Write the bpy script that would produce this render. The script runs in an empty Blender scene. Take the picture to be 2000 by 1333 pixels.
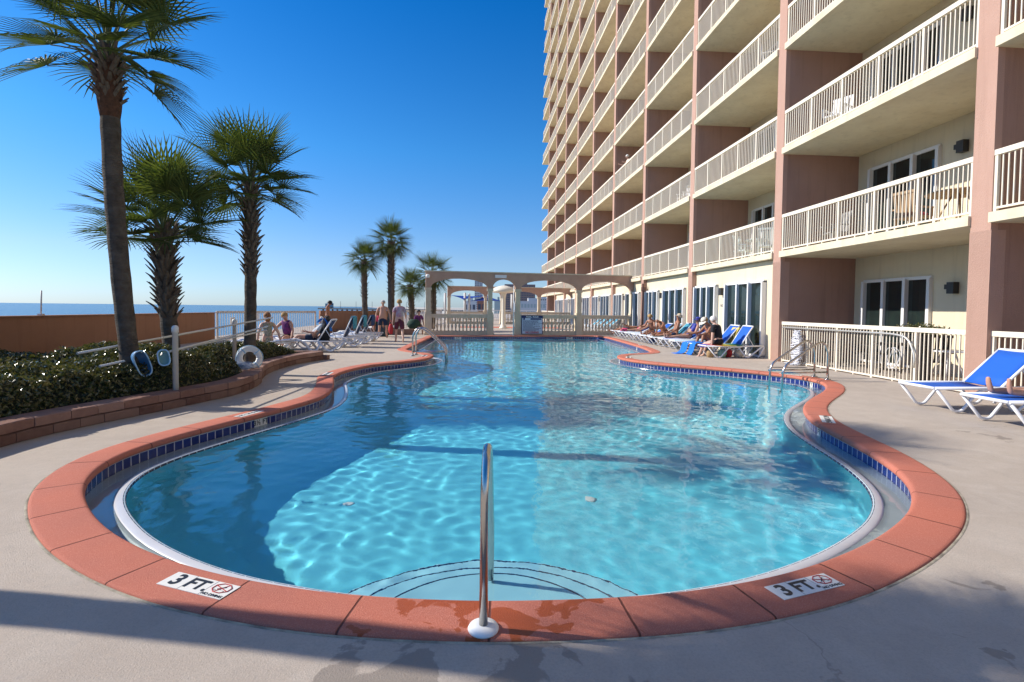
import bpy, bmesh, math, random
import numpy as np
from mathutils import Vector, Matrix, noise as mnoise
from math import radians, sin, cos, tan, pi, atan2, sqrt
random.seed(7)
R = np.random.RandomState(5)
S = bpy.context.scene
COL = S.collection

# ------------------------------------------------------------ camera
YAW, PITCH, ROLL, SHIFT, CAMH = 4.04, 1.95, .627, 30.3, 1.45
def _axes():
    y, p, r = radians(YAW), radians(PITCH), radians(ROLL)
    F = Vector((sin(y)*cos(p), cos(y)*cos(p), -sin(p)))
    Rt = Vector((cos(y), -sin(y), 0)); U = Rt.cross(F)
    return F, Rt*cos(r)+U*sin(r), U*cos(r)-Rt*sin(r)
AF, AR, AU = _axes()
cd = bpy.data.cameras.new('camera'); cam = bpy.data.objects.new('camera', cd); COL.objects.link(cam)
cd.sensor_width = 36; cd.lens = 18; cd.shift_y = -SHIFT/2000; cd.clip_start = .05; cd.clip_end = 20000
cam.matrix_world = Matrix(((AR.x, AU.x, -AF.x, 0), (AR.y, AU.y, -AF.y, 0), (AR.z, AU.z, -AF.z, CAMH), (0, 0, 0, 1)))
S.camera = cam
# ------------------------------------------------------------ light
SUN_EL, SUN_AZ = 32.5, -79.0          # azimuth from +Y, negative = towards -X (the sea)
w = bpy.data.worlds.new('World'); S.world = w; w.use_nodes = True
nt = w.node_tree; nt.nodes.clear()
sky = nt.nodes.new('ShaderNodeTexSky'); sky.sky_type = 'NISHITA'; sky.sun_disc = False
sky.sun_elevation = radians(SUN_EL); sky.sun_rotation = radians(SUN_AZ)
sky.altitude = 0; sky.air_density = 1.0; sky.dust_density = .3; sky.ozone_density = 2.0
hsv = nt.nodes.new('ShaderNodeHueSaturation'); hsv.inputs['Saturation'].default_value = 1.12
tcw = nt.nodes.new('ShaderNodeTexCoord'); sz = nt.nodes.new('ShaderNodeSeparateXYZ'); rw_ = nt.nodes.new('ShaderNodeValToRGB'); mw = nt.nodes.new('ShaderNodeMix'); mw.data_type = 'RGBA'; mw.blend_type = 'MULTIPLY'; mw.inputs[0].default_value = 1
nt.links.new(tcw.outputs['Generated'], sz.inputs[0]); nt.links.new(sz.outputs['Z'], rw_.inputs[0])
for i, (ps, c) in enumerate([(0, (.37, .50, .80)), (.09, (.42, .50, .68)), (.28, (.34, .56, .78)), (.54, (.25, .47, .76)), (.85, (.55, .72, .9))]):  # topmost stop, above the frame, is brightened for extra fill light
    e = rw_.color_ramp.elements[i] if i < 2 else rw_.color_ramp.elements.new(ps)
    e.position = ps; e.color = (*c, 1)
nt.links.new(sky.outputs[0], mw.inputs[6]); nt.links.new(rw_.outputs[0], mw.inputs[7])
bg = nt.nodes.new('ShaderNodeBackground'); bg.inputs[1].default_value = .15
out = nt.nodes.new('ShaderNodeOutputWorld')
nt.links.new(mw.outputs[2], hsv.inputs['Color']); nt.links.new(hsv.outputs[0], bg.inputs[0]); nt.links.new(bg.outputs[0], out.inputs[0])
sl = bpy.data.lights.new('sun', 'SUN'); so = bpy.data.objects.new('sun', sl); COL.objects.link(so)
sl.energy = 4.2; sl.angle = radians(.5); sl.color = (1, .93, .82)
sd = Vector((sin(radians(SUN_AZ))*cos(radians(SUN_EL)), cos(radians(SUN_AZ))*cos(radians(SUN_EL)), sin(radians(SUN_EL))))
so.rotation_euler = sd.to_track_quat('Z', 'Y').to_euler()
sl.cycles.is_caustics_light = True
S.view_settings.view_transform = 'Standard'; S.view_settings.look = 'None'
S.view_settings.exposure = .55; S.view_settings.gamma = 1
S.render.engine = 'CYCLES'
cy = S.cycles
cy.max_bounces = 10; cy.diffuse_bounces = 4; cy.glossy_bounces = 4; cy.transmission_bounces = 6; cy.transparent_max_bounces = 12
cy.caustics_reflective = False; cy.caustics_refractive = True; cy.blur_glossy = .3
cy.use_denoising = True; cy.denoiser = 'OPENIMAGEDENOISE'; cy.sample_clamp_indirect = 6

# ------------------------------------------------------------ materials
MATS = {}
def mat(name, col, rough=.7, metal=0, spec=.5, noise=None, bump=None, **kw):
    """Principled with optional colour noise (scale, amount, second colour) and bump (scale, strength)."""
    if name in MATS: return MATS[name]
    m = bpy.data.materials.new(name); m.use_nodes = True; MATS[name] = m
    n = m.node_tree; p = n.nodes['Principled BSDF']
    p.inputs['Base Color'].default_value = (*col, 1); p.inputs['Roughness'].default_value = rough
    p.inputs['Metallic'].default_value = metal; p.inputs['Specular IOR Level'].default_value = spec
    for k, v in kw.items():
        p.inputs[k.replace('_', ' ')].default_value = v
    tc = n.nodes.new('ShaderNodeTexCoord')
    if noise:
        sc, amt, c2 = noise[:3]
        tx = n.nodes.new('ShaderNodeTexNoise'); tx.inputs['Scale'].default_value = sc; tx.inputs['Detail'].default_value = 8; tx.inputs['Roughness'].default_value = .62
        rp = n.nodes.new('ShaderNodeValToRGB'); rp.color_ramp.elements[0].position = .35; rp.color_ramp.elements[1].position = .68
        rp.color_ramp.elements[0].color = (0, 0, 0, 1); rp.color_ramp.elements[1].color = (amt, amt, amt, 1)
        mx = n.nodes.new('ShaderNodeMix'); mx.data_type = 'RGBA'
        mx.inputs[6].default_value = (*col, 1); mx.inputs[7].default_value = (*c2, 1)
        n.links.new(tc.outputs['Object'], tx.inputs['Vector']); n.links.new(tx.outputs[0], rp.inputs[0])
        n.links.new(rp.outputs[0], mx.inputs[0]); n.links.new(mx.outputs[2], p.inputs['Base Color'])
    if bump:
        bs, st = bump[:2]
        tx = n.nodes.new('ShaderNodeTexNoise'); tx.inputs['Scale'].default_value = bs; tx.inputs['Detail'].default_value = 6; tx.inputs['Roughness'].default_value = .7
        bp = n.nodes.new('ShaderNodeBump'); bp.inputs['Strength'].default_value = st; bp.inputs['Distance'].default_value = bump[2] if len(bump) > 2 else .01
        n.links.new(tc.outputs['Object'], tx.inputs['Vector']); n.links.new(tx.outputs[0], bp.inputs['Height']); n.links.new(bp.outputs[0], p.inputs['Normal'])
    return m

# ------------------------------------------------------------ mesh builder
class MB:
    def __init__(s): s.v = []; s.f = []; s.sm = []; s.mi = []
    def add(s, vs, fs, smooth=False, mi=0):
        o = len(s.v); s.v += [tuple(p) for p in vs]
        for f in fs: s.f.append(tuple(i+o for i in f)); s.sm.append(smooth); s.mi.append(mi)
        return s
    def box(s, c, d, rz=0, mi=0, tilt=None):
        """centre c, full size d, rotation about z; tilt = Matrix applied first"""
        x, y, z = d[0]/2, d[1]/2, d[2]/2
        vs = [Vector((a*x, b*y, e*z)) for e in (-1, 1) for b in (-1, 1) for a in (-1, 1)]
        if tilt is not None: vs = [tilt @ v for v in vs]
        if rz: vs = [Matrix.Rotation(rz, 3, 'Z') @ v for v in vs]
        return s.add([v+Vector(c) for v in vs], [(0, 2, 3, 1), (4, 5, 7, 6), (0, 1, 5, 4), (2, 6, 7, 3), (0, 4, 6, 2), (1, 3, 7, 5)], False, mi)
    def bar(s, a, b, w, h=None, up=(0, 0, 1), mi=0):
        """rectangular bar from a to b"""
        a, b = Vector(a), Vector(b); h = h or w
        t = (b-a).normalized(); u = Vector(up)
        if abs(t.dot(u)) > .98: u = Vector((0, 1, 0))
        r = t.cross(u).normalized(); u = r.cross(t)
        vs = [p+r*(i*w/2)+u*(j*h/2) for p in (a, b) for i, j in ((-1, -1), (1, -1), (1, 1), (-1, 1))]
        return s.add(vs, [(3, 2, 1, 0), (4, 5, 6, 7), (0, 1, 5, 4), (1, 2, 6, 5), (2, 3, 7, 6), (3, 0, 4, 7)], False, mi)
    def tube(s, pts, r, n=10, caps=True, smooth=True, mi=0, flat=1.0):
        pts = [Vector(p) for p in pts]; rs = r if isinstance(r, (list, tuple)) else [r]*len(pts)
        o = len(s.v); up = Vector((0, 0, 1)); t0 = (pts[1]-pts[0]).normalized()
        if abs(t0.dot(up)) > .95: up = Vector((0, 1, 0))
        vs = []
        nn = t0.cross(up).normalized()
        for i, p in enumerate(pts):
            t = (pts[min(i+1, len(pts)-1)]-pts[max(i-1, 0)]).normalized()
            nn = (nn-t*nn.dot(t)).normalized(); b = t.cross(nn)
            for k in range(n):
                a = 2*pi*k/n; vs.append(p+(nn*cos(a)+b*sin(a)*flat)*rs[i])
        fs = [(i*n+k, i*n+(k+1) % n, (i+1)*n+(k+1) % n, (i+1)*n+k) for i in range(len(pts)-1) for k in range(n)]
        s.add(vs, fs, smooth, mi)
        if caps:
            s.f.append(tuple(o+k for k in reversed(range(n)))); s.sm.append(False); s.mi.append(mi)
            e = o+(len(pts)-1)*n; s.f.append(tuple(e+k for k in range(n))); s.sm.append(False); s.mi.append(mi)
        return s
    def lathe(s, prof, c=(0, 0, 0), n=20, smooth=True, mi=0, sq=False):
        """prof: list of (r, z) bottom to top"""
        vs = []
        for r, z in prof:
            for k in range(n):
                a = 2*pi*(k+.5)/n; vs.append((c[0]+r*cos(a), c[1]+r*sin(a), c[2]+z))
        fs = [(i*n+k, i*n+(k+1) % n, (i+1)*n+(k+1) % n, (i+1)*n+k) for i in range(len(prof)-1) for k in range(n)]
        fs += [tuple(reversed(range(n))), tuple((len(prof)-1)*n+k for k in range(n))]
        return s.add(vs, fs, smooth, mi)
    def prism(s, poly, z0, z1, mi=0):
        n = len(poly)
        vs = [(x, y, z0) for x, y in poly]+[(x, y, z1) for x, y in poly]
        return s.add(vs, [tuple(reversed(range(n))), tuple(range(n, 2*n))]+[(i, (i+1) % n, n+(i+1) % n, n+i) for i in range(n)], False, mi)
    def extr(s, poly, axis, a0, a1, org=(0, 0, 0), mi=0):
        """extrude a 2D polygon given in the plane perpendicular to axis ('x': (y,z), 'y': (x,z))"""
        def P(u, v, a): return (org[0]+a, org[1]+u, org[2]+v) if axis == 'x' else (org[0]+u, org[1]+a, org[2]+v)
        n = len(poly)
        vs = [P(u, v, a0) for u, v in poly]+[P(u, v, a1) for u, v in poly]
        return s.add(vs, [tuple(reversed(range(n))), tuple(range(n, 2*n))]+[(i, (i+1) % n, n+(i+1) % n, n+i) for i in range(n)], False, mi)
    def xf(s, M, i0=0):
        for i in range(i0, len(s.v)): s.v[i] = tuple(M @ Vector(s.v[i]))
        return s
    def build(s, name, m, parent=None, loc=None, fix=True):
        me = bpy.data.meshes.new(name); me.from_pydata(s.v, [], s.f)
        me.polygons.foreach_set('use_smooth', s.sm)
        ms = m if isinstance(m, (list, tuple)) else [m]
        for a in ms: me.materials.append(a)
        if len(ms) > 1: me.polygons.foreach_set('material_index', s.mi)
        if fix:
            b = bmesh.new(); b.from_mesh(me); bmesh.ops.recalc_face_normals(b, faces=b.faces); b.to_mesh(me); b.free()
        me.update(); o = bpy.data.objects.new(name, me); COL.objects.link(o)
        if parent: o.parent = parent
        if loc: o.location = loc
        return o
def tag(o, label=None, cat=None, group=None, kind=None):
    if label: o['label'] = label
    if cat: o['category'] = cat
    if group: o['group'] = group
    if kind: o['kind'] = kind
    return o
def thing(name, label, cat, loc=(0, 0, 0), rz=0, group=None):
    o = bpy.data.objects.new(name, None); COL.objects.link(o); o.empty_display_size = .2
    o.location = loc; o.rotation_euler = (0, 0, rz)
    return tag(o, label, cat, group)
KIDS = {}
def copy_tree(o, parent=None, **k):
    c = o.copy(); COL.objects.link(c); c.parent = parent
    for ch in list(o.children): copy_tree(ch, c)
    for a, b in k.items(): c[a] = b
    return c
def grid_mesh(name, V, F, m, smooth=True, parent=None):
    """V (n,3) array, F (k,4) array"""
    me = bpy.data.meshes.new(name); me.vertices.add(len(V)); me.vertices.foreach_set('co', np.asarray(V, np.float32).ravel())
    k = F.shape[1]
    me.loops.add(F.size); me.loops.foreach_set('vertex_index', F.astype(np.int32).ravel())
    me.polygons.add(len(F)); me.polygons.foreach_set('loop_start', np.arange(0, F.size, k, dtype=np.int32)); me.polygons.foreach_set('loop_total', np.full(len(F), k, np.int32))
    me.polygons.foreach_set('use_smooth', np.full(len(F), smooth))
    me.materials.append(m); me.update(calc_edges=True); me.validate()
    o = bpy.data.objects.new(name, me); COL.objects.link(o)
    if parent: o.parent = parent
    return o

# ------------------------------------------------------------ swimming pool
# inner edge of the coping, world metres, counter-clockwise
EDGE = [(-1.9, 26.12), (-2.12, 25.9), (-2.2, 24.3), (-2.28, 21.2), (-2.36, 18.4), (-2.38, 17.75), (-2.26, 17.25), (-1.95, 16.75), (-1.6, 16.3), (-1.38, 15.95), (-1.27, 15.5), (-1.3, 14.9),
 (-1.48, 14.25), (-1.85, 13.72), (-2.25, 13.25), (-2.56, 12.85), (-2.78, 12.25), (-2.92, 11.6), (-2.94, 10.85), (-2.76, 10.15), (-2.58, 9.45), (-2.47, 8.85), (-2.45, 8.35),
 (-2.52, 7.95), (-2.63, 7.6), (-2.76, 7.2), (-2.91, 6.83), (-3.06, 6.45), (-3.19, 6.1), (-3.3, 5.75), (-3.375, 5.4), (-3.39, 5.08), (-3.33, 4.75), (-3.21, 4.44), (-3.06, 4.18), (-2.86, 3.92),
 (-2.64, 3.68), (-2.4, 3.45), (-2.12, 3.23), (-1.8, 3.02), (-1.46, 2.84), (-1.1, 2.7), (-.74, 2.59), (-.36, 2.52), (.04, 2.475), (.42, 2.465), (.8, 2.475), (1.15, 2.515),
 (1.5, 2.59), (1.82, 2.69), (2.15, 2.83), (2.5, 3.01), (2.85, 3.23), (3.16, 3.46), (3.42, 3.71), (3.64, 3.98), (3.84, 4.32), (3.99, 4.68), (4.12, 5.08), (4.22, 5.5), (4.33, 5.95), (4.46, 6.4), (4.68, 6.9), (4.95, 7.35),
 (5.3, 7.79), (5.76, 8.27), (6.25, 8.76), (6.68, 9.27), (6.98, 9.75), (7.13, 10.2), (7.12, 10.65), (6.93, 11.15), (6.5, 11.75), (5.9, 12.4), (5.25, 13.0), (4.75, 13.6), (4.43, 14.2), (4.3, 14.8), (4.33, 15.35), (4.52, 15.85), (4.85, 16.22),
 (5.3, 16.45), (5.72, 16.68), (5.98, 17.05), (6.12, 17.6), (6.28, 18.6), (6.42, 20.0), (6.55, 22.4), (6.66, 24.8), (6.66, 26.2), (6.5, 26.95), (6.0, 27.12), (5.0, 27.02), (2.0, 26.65)]
def spline(P, step=.06, corner=()):
    P = [np.array(p, float) for p in P]; n = len(P); out = []
    for i in range(n):
        p0, p1, p2, p3 = P[i-1], P[i], P[(i+1) % n], P[(i+2) % n]
        L = np.linalg.norm(p2-p1); k = max(1, int(L/step))
        m1 = (p2-p0)/max(np.linalg.norm(p2-p1)+np.linalg.norm(p1-p0), 1e-6)*L
        m2 = (p3-p1)/max(np.linalg.norm(p3-p2)+np.linalg.norm(p2-p1), 1e-6)*L
        for j in range(k):
            t = j/k; out.append((2*t**3-3*t**2+1)*p1+(t**3-2*t**2+t)*m1+(-2*t**3+3*t**2)*p2+(t**3-t**2)*m2)
    return np.array(out)
CUR = spline(EDGE)
# even out and smooth
def resample(C, step):
    D = np.r_[0, np.cumsum(np.linalg.norm(np.roll(C, -1, 0)-C, axis=1))]; n = int(D[-1]/step)
    s = np.linspace(0, D[-1], n, endpoint=False); CC = np.vstack([C, C[:1]])
    return np.c_[np.interp(s, D, CC[:, 0]), np.interp(s, D, CC[:, 1])]
CUR = resample(CUR, .05)
for _ in range(12): CUR = (np.roll(CUR, 1, 0)+2*CUR+np.roll(CUR, -1, 0))/4
T = np.roll(CUR, -1, 0)-np.roll(CUR, 1, 0); T /= np.linalg.norm(T, axis=1)[:, None]
NRM = np.c_[T[:, 1], -T[:, 0]]
ARC = np.r_[0, np.cumsum(np.linalg.norm(np.roll(CUR, -1, 0)-CUR, axis=1))][:-1]
PERIM = ARC[-1]+.05
def ring(s): return CUR+NRM*s
def loft(name, prof, m, parent=None, smooth=True, close=False):
    """sweep (s, z) profile round the pool; u = arc length, v = profile length"""
    n = len(CUR); k = len(prof)
    V = np.zeros((n*k, 3)); 
    for j, (s, z) in enumerate(prof):
        V[j::k, :2] = ring(s); V[j::k, 2] = z
    F = []; I = np.arange(n); J = (I+1) % n
    for j in range(k-1): F.append(np.c_[I*k+j, J*k+j, J*k+j+1, I*k+j+1])
    F = np.vstack(F)
    o = grid_mesh(name, V, F, m, smooth, parent)
    uv = o.data.uv_layers.new(name='UVMap'); L = np.r_[0, np.cumsum([math.dist(prof[i], prof[i+1]) for i in range(k-1)])]
    U = []
    for j in range(k-1):
        a = ARC; b = ARC+PERIM/n
        U.append(np.stack([np.c_[a, np.full(n, L[j])], np.c_[b, np.full(n, L[j])], np.c_[b, np.full(n, L[j+1])], np.c_[a, np.full(n, L[j+1])]], 1))
    uv.data.foreach_set('uv', np.vstack(U).astype(np.float32).ravel())
    return o
def N(m): return m.node_tree.nodes
def node(m, t, **k):
    n = m.node_tree.nodes.new(t)
    for a, b in k.items():
        if a.startswith('i_'): n.inputs[int(a[2:]) if a[2:].isdigit() else a[2:]].default_value = b
        else: setattr(n, a, b)
    return n
def link(m, a, b): m.node_tree.links.new(a, b)
WZ = -.158     # water level
# ---- pool materials
def m_coping():
    m = mat('terracotta_coping', (.58, .175, .11), .85, spec=.25, bump=(150, .9, .009))
    p = N(m)['Principled BSDF']
    tc = N(m)['Texture Coordinate']
    nz = node(m, 'ShaderNodeTexNoise', i_Scale=1.4, i_Detail=5)
    r = node(m, 'ShaderNodeMapRange'); r.inputs[1].default_value = .35; r.inputs[2].default_value = .65
    mx = node(m, 'ShaderNodeMix', data_type='RGBA'); mx.inputs[6].default_value = (.58, .175, .11, 1); mx.inputs[7].default_value = (.50, .165, .115, 1)
    link(m, tc.outputs['Object'], nz.inputs['Vector']); link(m, nz.outputs[0], r.inputs[0]); link(m, r.outputs[0], mx.inputs[0])
    sp = node(m, 'ShaderNodeTexNoise', i_Scale=190, i_Detail=3, i_Roughness=.8); link(m, tc.outputs['Object'], sp.inputs['Vector']); sr = node(m, 'ShaderNodeMapRange'); sr.inputs[1].default_value = .5; sr.inputs[2].default_value = .72; sr.inputs[4].default_value = .5; link(m, sp.outputs[0], sr.inputs[0])
    ms = node(m, 'ShaderNodeMix', data_type='RGBA'); ms.inputs[7].default_value = (.85, .42, .30, 1); link(m, mx.outputs[2], ms.inputs[6]); link(m, sr.outputs[0], ms.inputs[0]); mx = ms
    # wet splash stains near the handrail: darker and more saturated
    sep = node(m, 'ShaderNodeSeparateXYZ'); link(m, tc.outputs['Object'], sep.inputs[0])
    w1 = node(m, 'ShaderNodeTexNoise', i_Scale=5.0, i_Detail=3, i_Roughness=.5, i_Distortion=.6); link(m, tc.outputs['Object'], w1.inputs['Vector'])
    d = node(m, 'ShaderNodeVectorMath', operation='DISTANCE'); d.inputs[1].default_value = (.1, 2.3, 0); link(m, tc.outputs['Object'], d.inputs[0])
    a = node(m, 'ShaderNodeMapRange'); a.inputs[1].default_value = .2; a.inputs[2].default_value = 1.2; a.inputs[3].default_value = .035; a.inputs[4].default_value = -.3; link(m, d.outputs['Value'], a.inputs[0])
    s = node(m, 'ShaderNodeMath', operation='ADD'); link(m, w1.outputs[0], s.inputs[0]); link(m, a.outputs[0], s.inputs[1])
    g = node(m, 'ShaderNodeMapRange'); g.inputs[1].default_value = .545; g.inputs[2].default_value = .56; link(m, s.outputs[0], g.inputs[0])
    m2 = node(m, 'ShaderNodeMix', data_type='RGBA'); m2.inputs[7].default_value = (.42, .085, .025, 1); link(m, mx.outputs[2], m2.inputs[6]); link(m, g.outputs[0], m2.inputs[0])
    # joints every 0.61 m (uv u)
    uv = node(m, 'ShaderNodeUVMap'); su = node(m, 'ShaderNodeSeparateXYZ'); link(m, uv.outputs[0], su.inputs[0])
    md = node(m, 'ShaderNodeMath', operation='PINGPONG'); md.inputs[1].default_value = PERIM/round(PERIM/.64)/2
    of = node(m, 'ShaderNodeMath', operation='ADD'); of.inputs[1].default_value = JOFF; link(m, su.outputs[0], of.inputs[0]); link(m, of.outputs[0], md.inputs[0])
    j = node(m, 'ShaderNodeMapRange'); j.inputs[1].default_value = .003; j.inputs[2].default_value = .0075; j.inputs[3].default_value = 1; j.inputs[4].default_value = 0; link(m, md.outputs[0], j.inputs[0])
    m3 = node(m, 'ShaderNodeMix', data_type='RGBA'); m3.inputs[7].default_value = (.16, .05, .035, 1); link(m, m2.outputs[2], m3.inputs[6]); link(m, j.outputs[0], m3.inputs[0])
    link(m, m3.outputs[2], p.inputs['Base Color'])
    ro = node(m, 'ShaderNodeMapRange'); ro.inputs[3].default_value = .82; ro.inputs[4].default_value = .42; link(m, g.outputs[0], ro.inputs[0]); link(m, ro.outputs[0], p.inputs['Roughness'])
    b1 = [x for x in N(m) if x.type == 'BUMP'][0]
    b2 = node(m, 'ShaderNodeBump', i_Strength=.8, i_Distance=.008, invert=True); link(m, j.outputs[0], b2.inputs['Height']); link(m, b1.outputs[0], b2.inputs['Normal']); link(m, b2.outputs[0], p.inputs['Normal'])
    return m
JOFF = -float(ARC[int(np.argmin(((CUR-np.array([-.53, 2.55]))**2).sum(1)))])
def m_tile(name, c1, c2, size, v0=0, rough=.12, mort=(.62, .62, .66)):
    m = mat(name, c1, rough, spec=.6); p = N(m)['Principled BSDF']
    uv = node(m, 'ShaderNodeUVMap'); mp = node(m, 'ShaderNodeMapping'); mp.inputs['Location'].default_value = (0, v0, 0); link(m, uv.outputs[0], mp.inputs[0])
    br = node(m, 'ShaderNodeTexBrick', offset=0.0, squash=1.0); br.inputs['Color1'].default_value = (*c1, 1); br.inputs['Color2'].default_value = (*c2, 1); br.inputs['Mortar'].default_value = (*mort, 1)
    br.inputs['Scale'].default_value = 1; br.inputs['Mortar Size'].default_value = .006; br.inputs['Mortar Smooth'].default_value = .2; br.inputs['Brick Width'].default_value = size[0]; br.inputs['Row Height'].default_value = size[1]
    link(m, mp.outputs[0], br.inputs[0]); link(m, br.outputs['Color'], p.inputs['Base Color'])
    bp = node(m, 'ShaderNodeBump', i_Strength=.5, i_Distance=.003, invert=True); link(m, br.outputs['Fac'], bp.inputs['Height']); link(m, bp.outputs[0], p.inputs['Normal'])
    return m
M_CEM = mat('gutter_cement', (.60, .60, .62), .28, spec=.6, noise=(3, .5, (.48, .48, .5)), bump=(25, .2, .004))
M_PLAS = mat('pool_plaster', (.18, .73, .86), .6, noise=(1.1, .6, (.145, .65, .80)))
M_STEP = mat('step_plaster', (.42, .76, .86), .6, noise=(2, .4, (.37, .72, .83)))
M_LINE = mat('dark_tile_line', (.012, .02, .09), .25)
M_STEEL = mat('stainless_steel', (.55, .53, .50), .22, metal=1, bump=(60, .05, .002))
M_WHITEP = mat('white_plastic', (.80, .79, .76), .45)
M_GREY = mat('grey_metal', (.35, .34, .34), .5, metal=.3)

pool = thing('swimming_pool', 'long free-form swimming pool with terracotta coping and blue waterline tiles', 'swimming pool', (0, 0, 0))
cop = [(.300, -.03), (.300, .004), (.292, .011), (.275, .0135), (.03, .0135), (.010, .0125), (-.002, .007), (-.011, -.003), (-.016, -.018), (-.016, -.034), (-.010, -.046), (.0, -.052), (.035, -.054)]
loft('coping', cop, m_coping(), pool)
tl = loft('waterline_tile', [(.022, -.055), (.022, -.182)], m_tile('blue_waterline_tile', (.008, .02, .14), (.012, .03, .19), (PERIM/round(PERIM/.11), .125), .118), pool, smooth=False)
gut = loft('gutter', [(.022, -.176), (-.14, -.180), (-.175, -.172), (-.192, -.157), (-.205, -.1485), (-.249, -.1455)], M_CEM, pool)
ln = loft('lip_tile', [(-.249, -.1455), (-.262, -.1465), (-.2695, -.152), (-.27, -.19)], m_tile('dark_lip_tile', (.006, .012, .06), (.008, .016, .07), (PERIM/round(PERIM/.11), .05), .04, mort=(.5, .6, .65)), pool)
wl = loft('pool_wall', [(-.267, -.184), (-.267, -.95), (-.29, -1.02), (-.36, -1.06)], M_PLAS, pool)
# floor sheet, deeper in the middle, reaching beyond the walls underneath the deck
ys = np.r_[np.arange(1.5, 28, .5)]; xs = np.r_[-5, 8.5]
def fz(y): return -1.06-.22*np.clip((y-7)/5, 0, 1)+.1*np.clip((y-20)/5, 0, 1)
V = np.array([(x, y, fz(y)) for y in ys for x in xs]); n = len(ys)
F = np.array([(2*i, 2*i+1, 2*i+3, 2*i+2) for i in range(n-1)])
fl = grid_mesh('pool_floor', V, F, M_PLAS, False, pool)
wl2 = loft('pool_wall', [(-.36, -1.055), (-.36, -1.65)], M_PLAS, pool)
# rounded entry steps at the near end: three treads with dark nosing tiles
def arc_step(rx, ry, z0, z1, c=(.07, 2.5)):
    pts = [(c[0]+rx*cos(a), c[1]+ry*sin(a)) for a in np.linspace(0, pi, 41)]+[(c[0]-rx, c[1]-.2), (c[0]+rx, c[1]-.2)]
    return MB().prism(pts, z0, z1)
for i, (rx, ry, z) in enumerate([(1.35, 1.35, -.86), (1.03, 1.04, -.61), (.73, .74, -.36)]):
    st = arc_step(rx, ry, -1.1 if i == 0 else z-.25, z).build('step', M_STEP, pool)
    a = np.linspace(0.02, pi-.02, 60); mb = MB()
    mb.tube([(.07+(rx-.012)*cos(t), 2.5+(ry-.012)*sin(t), z+.001) for t in a], .0055, 6)
    mb.build('nosing_tile', M_LINE, st)
for x, y in ((-1.24, 5.08), (1.17, 5.08)):
    MB().lathe([(.055, 0), (.055, .012), (.04, .02), (.02, .022)], (x, y, -1.06), 16).build('drain_cover', M_WHITEP, pool)

# ---- water
gx = np.arange(-3.7, 7.6, .026); gy = np.arange(2.0, 27.4, .026)
X, Y = np.meshgrid(gx, gy)
Hh = np.zeros_like(X); WAVE = .05
rw = np.random.RandomState(11)
for i in range(64):
    g_ = i % 3
    lam = (rw.uniform(.9, 2.6), rw.uniform(.38, .9), rw.uniform(.11, .25))[g_]; th = rw.normal(.35, .6) if g_ < 2 else rw.normal(.8, 1.1)
    k = 2*pi/lam; slope = (.0042, .0060, .0064)[g_]*(.5+1.0*rw.rand())
    ph = rw.rand()*6.28
    wx = X+.2*np.sin(Y*.9+ph)+.09*np.sin(Y*2.3+X+ph*2)+.03*np.sin(Y*6.1-X*3+ph); wy = Y+.2*np.sin(X*1.1+ph*3)+.05*np.sin(X*3.7+Y+ph)
    Hh += slope/k*np.sin(k*(cos(th)*wx+sin(th)*wy)+ph)
Hh *= (.8+.4*np.sin(X*.8+1)*np.sin(Y*.55+2))*np.clip(.72+.06*(Y-3), .7, 1.35)
# inside test against the ring at s = .04
def inside(C, X, Y):
    r = np.zeros(X.shape, bool); x0, y0 = C[:, 0], C[:, 1]; x1, y1 = np.roll(x0, -1), np.roll(y0, -1)
    for a, b, c, d in zip(x0, y0, x1, y1):
        if b == d: continue
        lo, hi = (b, d) if b < d else (d, b)
        i0, i1 = np.searchsorted(gy, [lo, hi])
        if i1 <= i0: continue
        yy = Y[i0:i1]; xx = a+(yy-b)*(c-a)/(d-b)
        r[i0:i1] ^= X[i0:i1] < xx
    return r
INS = inside(ring(.035), X, Y)
fall = inside(ring(-.30), X, Y).astype(float)*.75+.25
for _ in range(6):
    for ax in (0, 1): fall = (np.roll(fall, 1, ax)+fall+np.roll(fall, -1, ax)+np.roll(fall, 2, ax)+np.roll(fall, -2, ax))/5
Hh *= fall
idx = -np.ones(X.shape, int)
q = INS[:-1, :-1] & INS[1:, :-1] & INS[:-1, 1:] & INS[1:, 1:]
use = np.zeros_like(INS); use[:-1, :-1] |= q; use[1:, :-1] |= q; use[:-1, 1:] |= q; use[1:, 1:] |= q
idx[use] = np.arange(use.sum())
V = np.c_[X[use], Y[use], WZ+Hh[use]]
a, b = np.nonzero(q)
F = np.c_[idx[a, b], idx[a, b+1], idx[a+1, b+1], idx[a+1, b]]
def m_water():
    m = bpy.data.materials.new('pool_water'); m.use_nodes = True; n = m.node_tree; n.nodes.clear()
    o = node(m, 'ShaderNodeOutputMaterial'); g = node(m, 'ShaderNodeBsdfGlass', i_IOR=1.33, i_Roughness=0.0)
    g.inputs['Color'].default_value = (.90, .985, 1, 1)
    tc = node(m, 'ShaderNodeTexCoord'); mp = node(m, 'ShaderNodeMapping'); mp.inputs['Scale'].default_value = (1, .8, 1); tx = node(m, 'ShaderNodeTexNoise', i_Scale=9, i_Detail=3, i_Roughness=.5); b = node(m, 'ShaderNodeBump', i_Strength=.35, i_Distance=.006)
    link(m, tc.outputs['Object'], mp.inputs[0]); link(m, mp.outputs[0], tx.inputs['Vector']); link(m, tx.outputs[0], b.inputs['Height']); link(m, b.outputs[0], g.inputs['Normal'])
    link(m, g.outputs[0], o.inputs[0]); return m
water = grid_mesh('water', V, F, m_water()); tag(water, kind='structure')
water.cycles.is_caustics_caster = True
for o in pool.children_recursive:
    if o.type == 'MESH': o.cycles.is_caustics_receiver = True
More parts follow.
